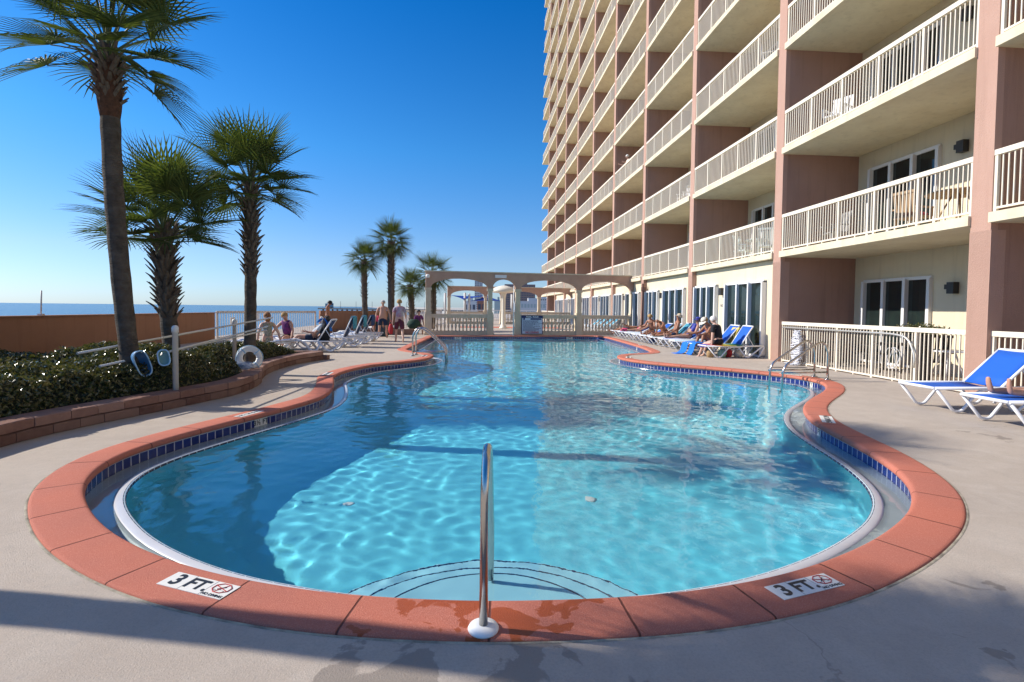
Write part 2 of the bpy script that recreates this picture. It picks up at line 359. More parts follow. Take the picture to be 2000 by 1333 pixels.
# ---- deck: a big sheet with a hole for the pool
def m_deck():
    m = mat('deck_concrete', (.46, .405, .35), .88, spec=.22, bump=(110, .6, .008)); p = N(m)['Principled BSDF']; tc = N(m)['Texture Coordinate']; cur = None
    def mixin(col, fac, c2, mode='MIX'):
        x = node(m, 'ShaderNodeMix', data_type='RGBA', blend_type=mode); x.inputs[7].default_value = (*c2, 1)
        if isinstance(col, tuple): x.inputs[6].default_value = (*col, 1)
        else: link(m, col, x.inputs[6])
        link(m, fac, x.inputs[0]); return x.outputs[2]
    def nz(sc, lo, hi, mx=1, det=8, dist=0, ro=.6, vec=None):
        t = node(m, 'ShaderNodeTexNoise', i_Scale=sc, i_Detail=det, i_Distortion=dist, i_Roughness=ro); link(m, vec or tc.outputs['Object'], t.inputs['Vector'])
        r = node(m, 'ShaderNodeMapRange'); r.inputs[1].default_value = lo; r.inputs[2].default_value = hi; r.inputs[4].default_value = mx; link(m, t.outputs[0], r.inputs[0]); return r.outputs[0]
    c = mixin((.50, .42, .345), nz(.45, .35, .7), (.42, .35, .29))
    c = mixin(c, nz(3.5, .45, .75, .55, dist=.5), (.56, .49, .415))
    c = mixin(c, nz(14, .5, .8, .35), (.33, .295, .26))
    c = mixin(c, nz(75, .45, .75, .4, 4), (.30, .27, .24))
    # old damp stains with crisp outlines by the near coping and at the right
    sm = node(m, 'ShaderNodeTexNoise', i_Scale=2.6, i_Detail=5, i_Distortion=.8, i_Roughness=.55); link(m, tc.outputs['Object'], sm.inputs['Vector']); tot = None
    for (cx, cy_, rr_, st) in ((.1, 1.9, 1.1, .16), (2.6, 2.0, .7, .08), (6.15, 5.55, .5, .17), (-.55, 1.95, .5, .14)):
        d = node(m, 'ShaderNodeVectorMath', operation='DISTANCE'); d.inputs[1].default_value = (cx, cy_, 0); link(m, tc.outputs['Object'], d.inputs[0])
        r = node(m, 'ShaderNodeMapRange'); r.inputs[1].default_value = 0; r.inputs[2].default_value = rr_; r.inputs[3].default_value = st; r.inputs[4].default_value = -.2; link(m, d.outputs['Value'], r.inputs[0])
        if tot is None: tot = r.outputs[0]
        else:
            q = node(m, 'ShaderNodeMath', operation='MAXIMUM'); link(m, tot, q.inputs[0]); link(m, r.outputs[0], q.inputs[1]); tot = q.outputs[0]
    a = node(m, 'ShaderNodeMath', operation='ADD'); link(m, tot, a.inputs[0]); link(m, sm.outputs[0], a.inputs[1])
    g = node(m, 'ShaderNodeMapRange'); g.inputs[1].default_value = .55; g.inputs[2].default_value = .572; g.inputs[4].default_value = .7; link(m, a.outputs[0], g.inputs[0])
    c = mixin(c, g.outputs[0], (.24, .20, .165)); 
    ro = node(m, 'ShaderNodeMapRange'); ro.inputs[3].default_value = .88; ro.inputs[4].default_value = .45; link(m, g.outputs[0], ro.inputs[0]); link(m, ro.outputs[0], p.inputs['Roughness'])
    # hairline cracks
    v = node(m, 'ShaderNodeTexVoronoi', feature='DISTANCE_TO_EDGE'); v.inputs['Scale'].default_value = .11; dn = node(m, 'ShaderNodeTexNoise', i_Scale=1.2, i_Detail=6); link(m, tc.outputs['Object'], dn.inputs['Vector'])
    vm = node(m, 'ShaderNodeVectorMath', operation='MULTIPLY_ADD'); link(m, dn.outputs['Color'], vm.inputs[0]); vm.inputs[1].default_value = (1.2, 1.2, 0); link(m, tc.outputs['Object'], vm.inputs[2]); link(m, vm.outputs[0], v.inputs['Vector'])
    r = node(m, 'ShaderNodeMapRange'); r.inputs[1].default_value = .0002; r.inputs[2].default_value = .0007; r.inputs[3].default_value = .3; r.inputs[4].default_value = 0; link(m, v.outputs['Distance'], r.inputs[0])
    c = mixin(c, r.outputs[0], (.12, .10, .085)); link(m, c, p.inputs['Base Color']); return m
M_DECK = m_deck()
loft('mortar_edge', [(.3012, .0015), (.305, .0035), (.312, .003), (.317, .001)], mat('mortar', (.50, .44, .33), .95, noise=(9, 1, (.20, .17, .13)), bump=(80, .8, .01)), pool)
def deck():
    b = bmesh.new()
    O = [(-12, -14), (40, -14), (40, 130), (-12, 130)]
    def loop(P, st=0):
        vs = [b.verts.new((x, y, 0)) for x, y in P]; return [b.edges.new((vs[i], vs[(i+1) % len(vs)])) for i in range(len(vs))]
    e = loop(O)+loop(ring(.296)[::2])
    bmesh.ops.triangle_fill(b, use_beauty=True, use_dissolve=False, edges=e)
    bmesh.ops.recalc_face_normals(b, faces=b.faces)
    me = bpy.data.meshes.new('pool_deck'); b.to_mesh(me); b.free(); me.materials.append(M_DECK)
    if me.polygons[0].normal.z < 0: me.flip_normals()
    o = bpy.data.objects.new('pool_deck', me); COL.objects.link(o); return tag(o, kind='structure')
deck()
# ------------------------------------------------------------ materials of the place
M_FIN = mat('terracotta_stucco_shaded', (.40, .245, .195), .92, spec=.15, noise=(.8, .6, (.34, .20, .155)), bump=(45, .7, .012))  # party wall stucco, darkened so its colour carries the shade on the sides
M_COLF = mat('terracotta_stucco_sunlit', (.50, .31, .24), .9, spec=.2, noise=(1.2, .5, (.44, .26, .2)), bump=(45, .8, .012)); M_WALLT = mat('orange_stucco', (.37, .20, .125), .92, spec=.15, noise=(.6, .7, (.30, .155, .095)), bump=(40, .8, .014))  # fin fronts: the same stucco lightened to stand for sun on the edge
M_CREAM = mat('cream_stucco', (.72, .63, .46), .9, spec=.2, noise=(.7, .6, (.64, .55, .39)), bump=(45, .6, .01))
M_SLAB = mat('cream_slab_paint', (.74, .66, .48), .85, spec=.2, noise=(.9, .8, (.60, .51, .35)), bump=(25, .3, .01))
M_RAIL = mat('cream_rail_paint', (.80, .71, .57), .5, spec=.4)
M_WFR = mat('white_aluminium', (.78, .77, .76), .4)
M_DARK = mat('dark_bronze', (.03, .027, .025), .5)
M_BROWN = mat('brown_pipe', (.16, .08, .06), .7)
def m_glass():
    m = mat('dark_window_glass', (.012, .018, .018), .04, spec=.7, noise=(4, .8, (.02, .035, .03)))
    return m
M_GLASS = m_glass()
M_CURT = mat('green_curtain', (.05, .11, .09), .9)

def streaks(m, amt=.5, dark=(.30, .25, .18)):
    p = N(m)['Principled BSDF']; tc = N(m)['Texture Coordinate']; mp = node(m, 'ShaderNodeMapping'); mp.inputs['Scale'].default_value = (3.2, 3.2, .22)
    a = node(m, 'ShaderNodeTexNoise', i_Scale=1.6, i_Detail=7, i_Roughness=.65); link(m, tc.outputs['Object'], mp.inputs[0]); link(m, mp.outputs[0], a.inputs['Vector'])
    r = node(m, 'ShaderNodeMapRange'); r.inputs[1].default_value = .52; r.inputs[2].default_value = .8; r.inputs[4].default_value = amt; link(m, a.outputs[0], r.inputs[0])
    old = p.inputs['Base Color'].links[0].from_socket; x = node(m, 'ShaderNodeMix', data_type='RGBA'); x.inputs[7].default_value = (*dark, 1); link(m, old, x.inputs[6]); link(m, r.outputs[0], x.inputs[0]); link(m, x.outputs[2], p.inputs['Base Color'])
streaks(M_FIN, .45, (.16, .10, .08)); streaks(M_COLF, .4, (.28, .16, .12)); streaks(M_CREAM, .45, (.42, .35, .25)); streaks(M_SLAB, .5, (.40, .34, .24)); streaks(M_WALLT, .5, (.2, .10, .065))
D, L, Y1, H1, HS = 8.67, 5.99, 8.46, 2.98, 2.912
FT, BW, SLT = .35, 10.92, .17         # fin thickness, back wall plane, slab thickness
NB = 10                                # last fin index
def finY(n): return Y1+L*(n-1)         # far corner of fin n (0..NB)
hotel = thing('hotel_building', 'tall hotel block with cream railed balconies between terracotta walls', 'building', (D, finY(0), 0))
HO = Vector((D, finY(0), 0))
def hb(mb, name, m, parent=None):
    o = mb.build(name, m); o.parent = parent or hotel
    o.matrix_parent_inverse = Matrix.Translation(-HO) if parent is None else Matrix.Identity(4)
    return o
TOPF = 17
ztop = H1+TOPF*HS
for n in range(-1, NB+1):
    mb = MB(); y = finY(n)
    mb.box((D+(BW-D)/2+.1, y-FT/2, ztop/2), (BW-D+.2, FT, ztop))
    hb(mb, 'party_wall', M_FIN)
    mb = MB(); mb.box((D+.05, y-FT/2, ztop/2), (.13, FT+.012, ztop)); mb.box((D+.12, y-FT/2, H1/2-.06), (.27, FT+.03, H1-.12)); hb(mb, 'column', M_COLF)  # front strip added to give the wall edge its painted sunlit tone
# rear walls of the balconies and lower lounge wall (pieces between the doors are one mesh)
mb = MB()
mb.box((BW+.1, (finY(-1)+finY(NB+1))/2, ztop/2), (.2, finY(NB+1)-finY(-1)-.02, ztop))
hb(mb, 'rear_wall', M_CREAM)
mb = MB(); WF = D+.16
for n in range(2, 9):
    mb.box((WF+.1, (finY(n)+finY(n+1)-FT)/2, (H1)/2-.01), (.2, L-FT-.006, H1-.02))
hb(mb, 'lounge_wall', M_CREAM)
mb = MB(); mb.box((BW+3.2, (finY(-1)+finY(NB+1))/2, ztop/2), (6, finY(NB+1)-finY(-1)+.3, ztop+.4)); hb(mb, 'tower_core', M_CREAM)
# railing: one shared mesh, origin at the left end on the slab, running along +Y
RL = L-FT
def railing_mb(length, h, secs=5, per=11, base=.07, inset=0):
    m = MB()
    m.box((0, length/2, h-.045), (.075, length-.006, .09))
    m.box((0, length/2, base), (.045, length-.006, .035))
    for i in range(secs+1):
        y = .035+(length-.07)*i/secs
        m.box((0, y, (h-.09)/2), (.05, .05, h-.09))
        if i < secs:
            for k in range(1, per+1):
                yy = y+(length-.07)/secs*k/(per+1)
                m.box((0, yy, (h-.09+base)/2), (.018, .018, h-.09-base))
    for i in range(1, secs*2, 2):
        m.box((0, length*i/(secs*2), base/2), (.03, .03, base))
    return m
rail_me = railing_mb(RL, 1.04).build('railing', M_RAIL); rail_data = rail_me.data; bpy.data.objects.remove(rail_me)
slab_mb = MB(); slab_mb.box(((BW-D)/2-.035, RL/2, -SLT/2), (BW-D+.07, RL-.004, SLT))
slab_o = slab_mb.build('balcony', M_SLAB); slab_data = slab_o.data; bpy.data.objects.remove(slab_o)
def door_parts(w, h, panels, depth=.07, mull=.085):
    """sliding door facing -X, origin at sill, runs along +Y"""
    f = MB(); g = MB()
    f.box((0, w/2, h-.04), (depth, w, .08)); f.box((0, w/2, .03), (depth+.04, w, .06))
    pw = w/panels
    for i in range(panels+1):
        y = min(max(i*pw, mull/2), w-mull/2)
        f.box((-.015-(.03 if i % 2 else 0), y, h/2-.01), (depth+.05, mull, h-.07))
    g.box((.01, w/2, h/2), (.012, w-.04, h-.08))
    return f, g
fd, gd = door_parts(2.15, 2.28, 3); fo = fd.build('sliding_door', M_WFR); go = gd.build('pane', M_GLASS); fdd, gdd = fo.data, go.data
bpy.data.objects.remove(fo); bpy.data.objects.remove(go)
def inst(name, data, loc, parent):
    o = bpy.data.objects.new(name, data); COL.objects.link(o); o.parent = parent; o.location = loc; return o
def lamp_mb():
    m = MB(); m.box((-.07, 0, 0), (.14, .17, .26)); m.box((.02, .0, .02), (.12, .05, .05)); m.box((-.05, .15, .03), (.08, .09, .11)); return m
lo = lamp_mb().build('wall_lamp', M_DARK); lamp_data = lo.data; bpy.data.objects.remove(lo)
VIS = {-1: 1, 0: 3, 1: 4, 2: 5, 3: 6, 4: 7, 5: 8, 6: 9, 7: 10, 8: 12, 9: 13, 10: 14}
rest = MB()
for n in range(-1, NB+1):
    ya = finY(n)-HO.y
    for k in range(TOPF):
        z = H1+HS*k+SLT
        if k < VIS[n]:
            s = inst('balcony', slab_data, (0, ya, z), hotel)
            r = inst('railing', rail_data, (.03, 0, 0), s)
            if n <= 4 or k < 3:
                d = inst('sliding_door', fdd, (BW-D-.02, ya+3.0, z), hotel)
                inst('pane', gdd, (0, 0, 0), d)
            if n in (1, 0) : inst('wall_lamp', lamp_data, (BW-D-.02, ya+2.4, z+2.03), hotel)
        else:
            rest.box((D+(BW-D)/2-.035, HO.y+ya+RL/2, z-SLT/2), (BW-D+.07, RL-.004, SLT))
            rest.box((D+.03, HO.y+ya+RL/2, z+1.0), (.075, RL-.006, .09)); rest.box((D+.03, HO.y+ya+RL/2, z+.07), (.045, RL-.006, .035))
            for q in range(6): rest.box((D+.03, HO.y+ya+.035+(RL-.07)*q/5, z+.48), (.05, .05, .95))
ro = hb(rest, 'upper_balconies', M_SLAB); ro['kind'] = 'stuff'
# ground-floor patio doors, fences
for n in (0, 1, 9):
    ya = finY(n)-HO.y
    d = inst('sliding_door', fdd, (BW-D-.02, ya+3.1, .06), hotel); inst('pane', gdd, (0, 0, 0), d)
    inst('wall_lamp', lamp_data, (BW-D-.02, ya+2.5, 2.02), hotel)
# curtains hang behind lower part of the near patio door: three gathered green drapes
pf = railing_mb(RL, 1.15, 5, 11, .05).build('fr', M_RAIL).data
bpy.data.objects.remove([o for o in bpy.data.objects if o.name == 'fr'][0])
for n in (-1, 0, 1, 9, 10):
    f = inst('patio_fence', pf, (D+.1, finY(n), 0), None)
    tag(f, {1: 'cream picket fence before the patio with the pole hung along it', 0: 'cream picket fence panel at the right edge behind the blue loungers', -1: 'cream picket fence nearest the camera along the hotel front',
            9: 'cream picket fence far away at the open end bay of the hotel', 10: 'cream picket fence at the farthest corner of the hotel'}[n], 'fence', 'patio fences of the hotel')
# doors of the lounge wall (bays 2..8): near door and far door, lamps between
for n in range(2, 9):
    for (a, b, pn) in ((.6, 2.95, 3), (3.72, 5.5, 3)):
        f, g = door_parts(b-a, 2.38, pn, .1, .07)
        # deep blue-grey fixed jambs
        fo = f.build('glass_door', M_WFR, hotel, (WF-D-.06, finY(n)-HO.y+a, .02))
        g.build('pane', M_GLASS, fo, (0, 0, 0))
        h = MB(); h.tube([(-.08, b*0+(b-a)*.62, .95), (-.13, (b-a)*.62, .97), (-.13, (b-a)*.62, 1.25), (-.08, (b-a)*.62, 1.27)], .012, 6); h.build('handle', M_WFR, fo)
    inst('wall_lamp', lamp_data, (WF-D-.01, finY(n)-HO.y+3.32, 2.12), hotel)
# small text beside the door lamp
# drain pipes on fin 4 by the arcade
mb = MB(); mb.tube([(D-.1, finY(4)-.5, 0), (D-.1, finY(4)-.5, H1-.2)], .055, 8); mb.box((D-.06, finY(4)-.5, 2.5), (.2, .2, .2)); hb(mb, 'drain_pipe', M_BROWN)

# ------------------------------------------------------------ land, sea
M_SAND = mat('beach_sand', (.62, .56, .46), .95, noise=(.05, .5, (.55, .49, .4)))
def m_sea():
    m = mat('sea_water', (.006, .06, .15), .22, spec=.35)
    p = N(m)['Principled BSDF']; tc = N(m)['Texture Coordinate']
    a = node(m, 'ShaderNodeTexNoise', i_Scale=.16, i_Detail=9, i_Roughness=.7); mp = node(m, 'ShaderNodeMapping'); mp.inputs['Scale'].default_value = (1, .35, 1)
    link(m, tc.outputs['Object'], mp.inputs[0]); link(m, mp.outputs[0], a.inputs['Vector'])
    b = node(m, 'ShaderNodeBump', i_Strength=.6, i_Distance=.5); link(m, a.outputs[0], b.inputs['Height']); link(m, b.outputs[0], p.inputs['Normal'])
    c = node(m, 'ShaderNodeTexNoise', i_Scale=.012, i_Detail=5); link(m, mp.outputs[0], c.inputs['Vector'])
    x = node(m, 'ShaderNodeMix', data_type='RGBA'); x.inputs[6].default_value = (.006, .045, .09, 1); x.inputs[7].default_value = (.012, .09, .15, 1); link(m, c.outputs[0], x.inputs[0]); link(m, x.outputs[2], p.inputs['Base Color'])
    return m
V = np.array([(-15000, -3000, -6.0), (-58, -3000, -6.0), (-52, 60, -6.0), (-60, 220, -6.0), (-40, 600, -6.0), (-200, 1400, -6), (-700, 3500, -6), (-2500, 12000, -6.0), (-15000, 15000, -6.0)])
me = bpy.data.meshes.new('sea'); me.from_pydata([tuple(v) for v in V], [], [tuple(range(len(V)))]); me.materials.append(m_sea())
sea = bpy.data.objects.new('sea', me); COL.objects.link(sea); tag(sea, kind='structure')
me = bpy.data.meshes.new('beach'); me.from_pydata([(-15000, -3000, -6.05), (15000, -3000, -6.05), (15000, 15000, -6.05), (-15000, 15000, -6.05)], [], [(0, 1, 2, 3)]); me.materials.append(M_SAND)
tag_o = bpy.data.objects.new('beach', me); COL.objects.link(tag_o); tag(tag_o, kind='structure')
mb = MB(); mb.box((-12, 58, -3.05), (.3, 144, 6.0)); mb.box((14, 130.2, -3.05), (52.3, .3, 6.0)); tag(mb.build('terrace_base', M_FIN), kind='structure')

# ------------------------------------------------------------ boundary walls and fences on the sea side
wb = MB(); wb.box((-10.85, 5.2, .555), (.24, 33.4, 1.11)); wo = wb.build('boundary_wall', M_WALLT)
tag(wo, 'long low terracotta boundary wall behind the hedge on the sea side', 'wall')
wc = MB(); wc.box((-10.85, 5.2, 1.125), (.32, 33.5, .03)); wc.build('wall_cap', M_WALLT, wo)
def fence_between(a, b, h, label, per=.105, post=1.35, m=None):
    a, b = Vector(a), Vector(b); Ln = (b-a).length; rz = atan2(b.y-a.y, b.x-a.x)
    t = thing('picket_fence', label, 'fence', (a.x, a.y, 0), rz)
    m = m or M_RAIL
    q = MB(); q.box((Ln/2, 0, h-.05), (Ln, .1, .1)); q.build('top_rail', m, t)
    q = MB(); q.box((Ln/2, 0, .1), (Ln, .05, .04)); q.build('bottom_rail', m, t)
    k = int(Ln/per); q = MB()
    for i in range(k): q.box((Ln*(i+.5)/k, 0, h/2), (.02, .02, h-.2))
    q.build('pickets', m, t)
    k = int(Ln/post)
    for i in range(k+1): MB().box((Ln*i/k, 0, h/2), (.06, .055, h-.02)).build('post', m, t)
    return t
M_FGREY = mat('pale_grey_fence_paint', (.62, .58, .55), .5)
fence_between((-10.7, 22.0, 0), (-8.05, 26.35, 0), 1.2, 'pale picket fence on the sea side behind the two seated women', m=M_FGREY)
w2 = MB(); w2.box((0, 0, .61), (1.95, .25, 1.22)); o = w2.build('boundary_wall', M_WALLT, None, (-7.05, 26.95, 0)); o.rotation_euler.z = .62
tag(o, 'short terracotta wall segment behind the man in the black cap', 'wall')
w3 = MB(); w3.box((0, 0, .6), (6, .25, 1.2)); o = w3.build('boundary_wall', M_WALLT, None, (-6.3, 31.2, 0)); o.rotation_euler.z = 1.15
tag(o, 'far terracotta wall behind the small palms', 'wall')
fence_between((-5.3, 34, 0), (-4.0, 60, 0), 1.2, 'long pale fence on the sea side beyond the arcade', m=M_FGREY, per=.25)
# small "notice" plates on the fence
for x, y, z in ((-10.35, 22.5, .78), (-9.75, 23.4, .95)):
    o = MB().box((0, 0, 0), (.22, .012, .3)).build('notice_plate', M_WFR, None, (x+.08, y-.05, z)); o.rotation_euler.z = 1.02
    tag(o, 'white notice plate on the pale fence, '+('next to the terracotta wall' if x < -10 else 'higher up behind the second white post'), 'sign')
# ------------------------------------------------------------ arcades
M_ARC = mat('arcade_stucco', (.52, .33, .235), .9, spec=.2, noise=(1.5, .5, (.34, .20, .15)), bump=(60, .4, .006))
M_COLM = mat('sandstone_paint', (.68, .56, .40), .85, spec=.2, noise=(2, .5, (.45, .37, .26)), bump=(60, .3, .005))
def arch_poly(x0, x1, zs, zc, n=18):
    c = (x0+x1)/2; a = (x1-x0)/2
    return [(c-a*cos(pi*i/n), zs+(zc-zs)*sin(pi*i/n)**.9) for i in range(n+1)]
PIL = [(0, .27), (3.27, 3.51), (4.76, 5.03), (8.2, 8.47), (11.37, 11.68)]
def arcade(p, rz, label, bal=(0, 2, 3), nb=12):
    t = thing('arcade', label, 'arcade', (p[0], p[1], 0), rz)
    poly = [(0, 2.48)]
    m = MB(); zs, zt, th = 2.46, 3.30, .3
    # beam built as vertical strips between arch intrados and top
    segs = []
    for (a, b), (c, d) in zip(PIL[:-1], PIL[1:]):
        segs += arch_poly(b+.0, c-.0, zs, 2.97)
    pts = [(0, zs)]+segs+[(11.68, zs)]
    for (x0, z0), (x1, z1) in zip(pts[:-1], pts[1:]):
        if x1-x0 < 1e-4: continue
        vs = [(x, y, z) for y in (0, th) for x, z in ((x0, z0), (x1, z1), (x1, zt), (x0, zt))]
        m.add(vs, [(0, 1, 2, 3), (7, 6, 5, 4), (0, 4, 5, 1), (3, 2, 6, 7)])
    m.add([(0, 0, zs), (0, th, zs), (0, th, zt), (0, 0, zt)], [(0, 1, 2, 3)]); m.add([(11.68, 0, zs), (11.68, th, zs), (11.68, th, zt), (11.68, 0, zt)], [(0, 1, 2, 3)])
    m.build('beam', M_ARC, t)
    MB().box((5.84, .15, 3.325), (11.8, .36, .05)).build('beam_cap', M_SLAB, t)
    for (a, b) in PIL:
        c = (a+b)/2; m = MB()
        m.box((c, .15, .55), (b-a+.1, .36, 1.1)); m.box((c, .15, 1.75), (b-a-.02, .24, 1.3)); m.box((c, .15, 1.16), (b-a+.06, .3, .1))
        m.box((c, .15, 2.4), (b-a+.08, .32, .13)); m.box((c, .15, .06), (b-a+.16, .42, .12))
        m.build('column', M_COLM, t)
    bd = MB().lathe([(.045, 0), (.045, .05), (.03, .07), (.055, .18), (.068, .25), (.055, .33), (.03, .42), (.026, .5), (.04, .56), (.03, .6), (.04, .66)], (0, 0, 0), 10).build('baluster', M_COLM)
    data = bd.data; bpy.data.objects.remove(bd)
    for i in bal:
        x0, x1 = PIL[i][1]+.05, PIL[i+1][0]-.05
        m = MB(); m.box(((x0+x1)/2, .15, 1.0), (x1-x0, .26, .2)); m.box(((x0+x1)/2, .15, .11), (x1-x0, .28, .22)); m.build('balustrade_rail', M_COLM, t)
        for k in range(nb): inst('baluster', data, (x0+(x1-x0)*(k+.5)/nb, .15, .225), t)
    return t
ARZ = atan2(1.5, 11.62)
arcA = arcade((-2.6, 26.75), ARZ, 'terracotta arcade with four arches and balustrades at the far end of the pool', nb=15)
arcB = arcade((-2.5, 45.4), ARZ, 'second terracotta arcade standing behind the mushroom fountain')
def on_arc(x, y, z): c, s = cos(ARZ), sin(ARZ); return (-2.6+x*c-y*s, 26.75+x*s+y*c, z)
o = MB().box((0, 0, 0), (.62, .02, .16)).build('name_plate', M_WFR, None, on_arc(3.93, -.02, 3.12)); o.rotation_euler.z = ARZ; tag(o, 'small white plate on the arcade beam above the narrow middle arch', 'sign')
m = MB(); m.lathe([(.02, -.1), (.09, -.08), (.11, 0), (.1, .06), (.05, .09)], (0, 0, 0), 14); m.box((0, .1, 0), (.06, .14, .06))
cm = m.build('security_camera', M_WHITEP, None, on_arc(.1, -.16, 3.05)); tag(cm, 'round white security camera at the left corner of the arcade', 'camera')
# rules board
M_BRD = mat('board_blue_white', (.55, .63, .74), .5); M_NAVY = mat('navy_paint', (.015, .03, .12), .5); M_RED = mat('red_paint', (.45, .03, .03), .5); M_BLK = mat('black_paint', (.012, .012, .014), .5)
def text(txt, size, m, loc, rot=None, parent=None, name='lettering', align='CENTER', bold=0, M=None):
    c = bpy.data.curves.new(name, 'FONT'); c.body = txt; c.size = size; c.align_x = align; c.align_y = 'CENTER'; c.offset = bold; c.extrude = .0012
    o = bpy.data.objects.new(name, c); COL.objects.link(o)
    me = bpy.data.meshes.new_from_object(o); bpy.data.objects.remove(o); me.materials.clear(); me.materials.append(m)
    o = bpy.data.objects.new(name, me); COL.objects.link(o)
    if M is not None: o.matrix_world = M
    else: o.location = loc; o.rotation_euler = rot or (0, 0, 0)
    if parent: o.parent = parent
    return o
bd = thing('rules_board', 'blue and white pool rules board on the arcade balustrade', 'sign', on_arc(5.66, -.06, .56), ARZ)
MB().box((0, 0, 0), (1.18, .04, 1.0)).build('frame', M_NAVY, bd); MB().box((0, -.022, -.03), (1.1, .01, .9)).build('panel', M_BRD, bd)
MB().box((0, -.03, .43), (1.14, .01, .13)).build('header', M_NAVY, bd)
RX = (pi/2, 0, 0)
text('POOL  RULES', .115, M_WFR, (0, -.037, .43), RX, bd, bold=.003)
MB().box((.2, -.03, .31), (.6, .008, .08)).build('header', M_NAVY, bd); MB().box((-.45, -.03, .32), (.09, .008, .11)).build('symbol', M_NAVY, bd)
rl = random.Random(3); m = MB()
for i in range(13):
    z = .22-i*.045; x = -.5
    end = [.25, .3, .28, .5, .1, .35, .05, .44, .1, .4, .36, .3, .2][i]
    while x < end:
        w_ = rl.uniform(.03, .1); m.box((x+w_/2, -.029, z), (w_, .006, .022)); x += w_+.018
m.build('small_print', M_NAVY, bd)
text('NO DIVING', .14, M_RED, (0, -.035, -.41), RX, bd, bold=.004)

# ------------------------------------------------------------ things beyond the arcade
M_MUSH = mat('cream_fibreglass', (.83, .76, .62), .5)
mu = thing('mushroom_fountain', 'cream mushroom-shaped water feature seen through the narrow arch', 'fountain', (1.94, 36.2, 0))
MB().lathe([(.28, 0), (.3, .05), (.22, .12), (.16, .3), (.14, 1.2), (.14, 2.1), (.2, 2.45), (.32, 2.56)], (0, 0, 0), 20).build('stem', M_MUSH, mu)
MB().lathe([(.3, 2.5), (.74, 2.53), (.84, 2.6), (.83, 2.72), (.7, 2.85), (.45, 2.95), (.2, 3.02), (.02, 3.04)], (0, 0, 0), 28).build('cap', M_MUSH, mu)
tg = MB().box((2.6, 38, .008), (7.5, 2.2, .016)).build('splash_pad_border', MATS['terracotta_coping']); tag(tg, kind='structure')
M_BLUE = mat('royal_blue_fabric', (.0, .045, .35), .7); M_SLING = mat('blue_sling_fabric', (.005, .10, .48), .75, bump=(300, .3, .002)); M_POSTW = mat('painted_post', (.66, .63, .58), .6)
sails = [((-2.92, 60, 2.87), (-1.47, 60, 2.4), (1.2, 64, 2.98), (-.6, 66, 2.9)), ((-.75, 62, 2.2), (1.2, 58, 2.4), (3.2, 62, 2.25), (1.5, 66, 2.95))]
for i, q in enumerate(sails):
    c = sum((Vector(p) for p in q), Vector())/4; m = MB(); n = 8; vs = []
    for a in range(n+1):
        for b in range(n+1):
            u, v = a/n, b/n; p = (Vector(q[0])*(1-u)+Vector(q[1])*u)*(1-v)+(Vector(q[3])*(1-u)+Vector(q[2])*u)*v
            k = .18*sin(pi*u)*sin(pi*v); p = p.lerp(c, .12*(sin(pi*u)+sin(pi*v)-2*sin(pi*u)*sin(pi*v))); vs.append(p-Vector((0, 0, k)))
    m.add(vs, [(a*(n+1)+b, a*(n+1)+b+1, (a+1)*(n+1)+b+1, (a+1)*(n+1)+b) for a in range(n) for b in range(n)], True)
    o = m.build('shade_sail', M_BLUE); s_ = o.modifiers.new('thickness', 'SOLIDIFY'); s_.thickness = .02
    tag(o, ('upper left' if i == 0 else 'lower right')+' blue shade sail seen through the arches', 'shade sail', 'shade sails beyond the arcade')
for x, z, lb in ((-3.67, 3.15, 'left of the second arcade, nearest the sea'), (-1.33, 3.2, 'in front of the upper blue sail'), (-.83, 3.1, 'close beside the post of the upper sail'), (4.28, 3.1, 'right of the mushroom fountain')):
    m = MB(); m.tube([(0, 0, 0), (0, 0, z)], .14, 12); m.lathe([(.2, 0), (.2, .03), (.14, .04)], n=12)
    tag(m.build('sail_post', M_POSTW, None, (x, 61.3, 0)), 'thick pale post of the shade sails, '+lb, 'post', 'posts of the shade sails')
fence_between((-4, 72, 0), (8.6, 73.5, 0), 1.15, 'white fence of the far deck behind the sails', per=.3, m=M_WFR)
# distant buildings
def tower(x, y, w, d_, h, floors, cols, wall, win, label, name='apartment_tower', crown=0):
    t = thing(name, label, 'building', (x, y, -6))
    m = MB(); m.box((0, 0, h/2), (w, d_, h)); m.build('wall', wall, t)
    m = MB(); fh = h/floors; cw = w/cols
    for f in range(floors):
        for c in range(cols):
            m.box((-w/2+cw*(c+.5), -d_/2-.02, fh*(f+.55)), (cw*.62, .12, fh*.5))
    m.build('windows', win, t)
    m = MB(); m.box((w*.1, 0, h+1), (w*.3, d_*.5, 2)); m.box((0, -d_/2+.2, h+.3), (w, .3, .6)); m.build('roof_parapet', wall, t)
    if crown: MB().tube([(w*.1, 0, h+2), (w*.1, 0, h+2+crown)], .15, 6).build('mast', win, t)
    return t
M_TWA = mat('far_brown_wall', (.22, .16, .15), .8); M_TWW = mat('far_window', (.07, .09, .13), .2); M_TWP = mat('far_pale_wall', (.55, .55, .56), .8); M_TWR = mat('far_red_wall', (.42, .18, .12), .8); M_TWG = mat('far_green_grey', (.35, .42, .42), .7)
tower(37, 440, 26, 14, 27, 14, 18, M_TWA, M_TWW, 'dark brown apartment tower behind the right half of the arcade', crown=2)
tower(2.5, 520, 8, 8, 34, 18, 5, M_TWP, M_TWW, 'slim pale tower far away above the blue sails')
tower(72, 560, 18, 12, 18, 7, 8, M_TWP, M_TWW, 'far pale building beside the end of the hotel')
tower(2.3, 215, 3.6, 5, 10, 2, 2, M_TWR, M_TWW, 'low red building under the blue sails', 'low_building')
tower(8.6, 205, 2.8, 4, 9.8, 1, 1, M_TWG, M_TWG, 'grey green shed left of the mushroom stem', 'low_building')
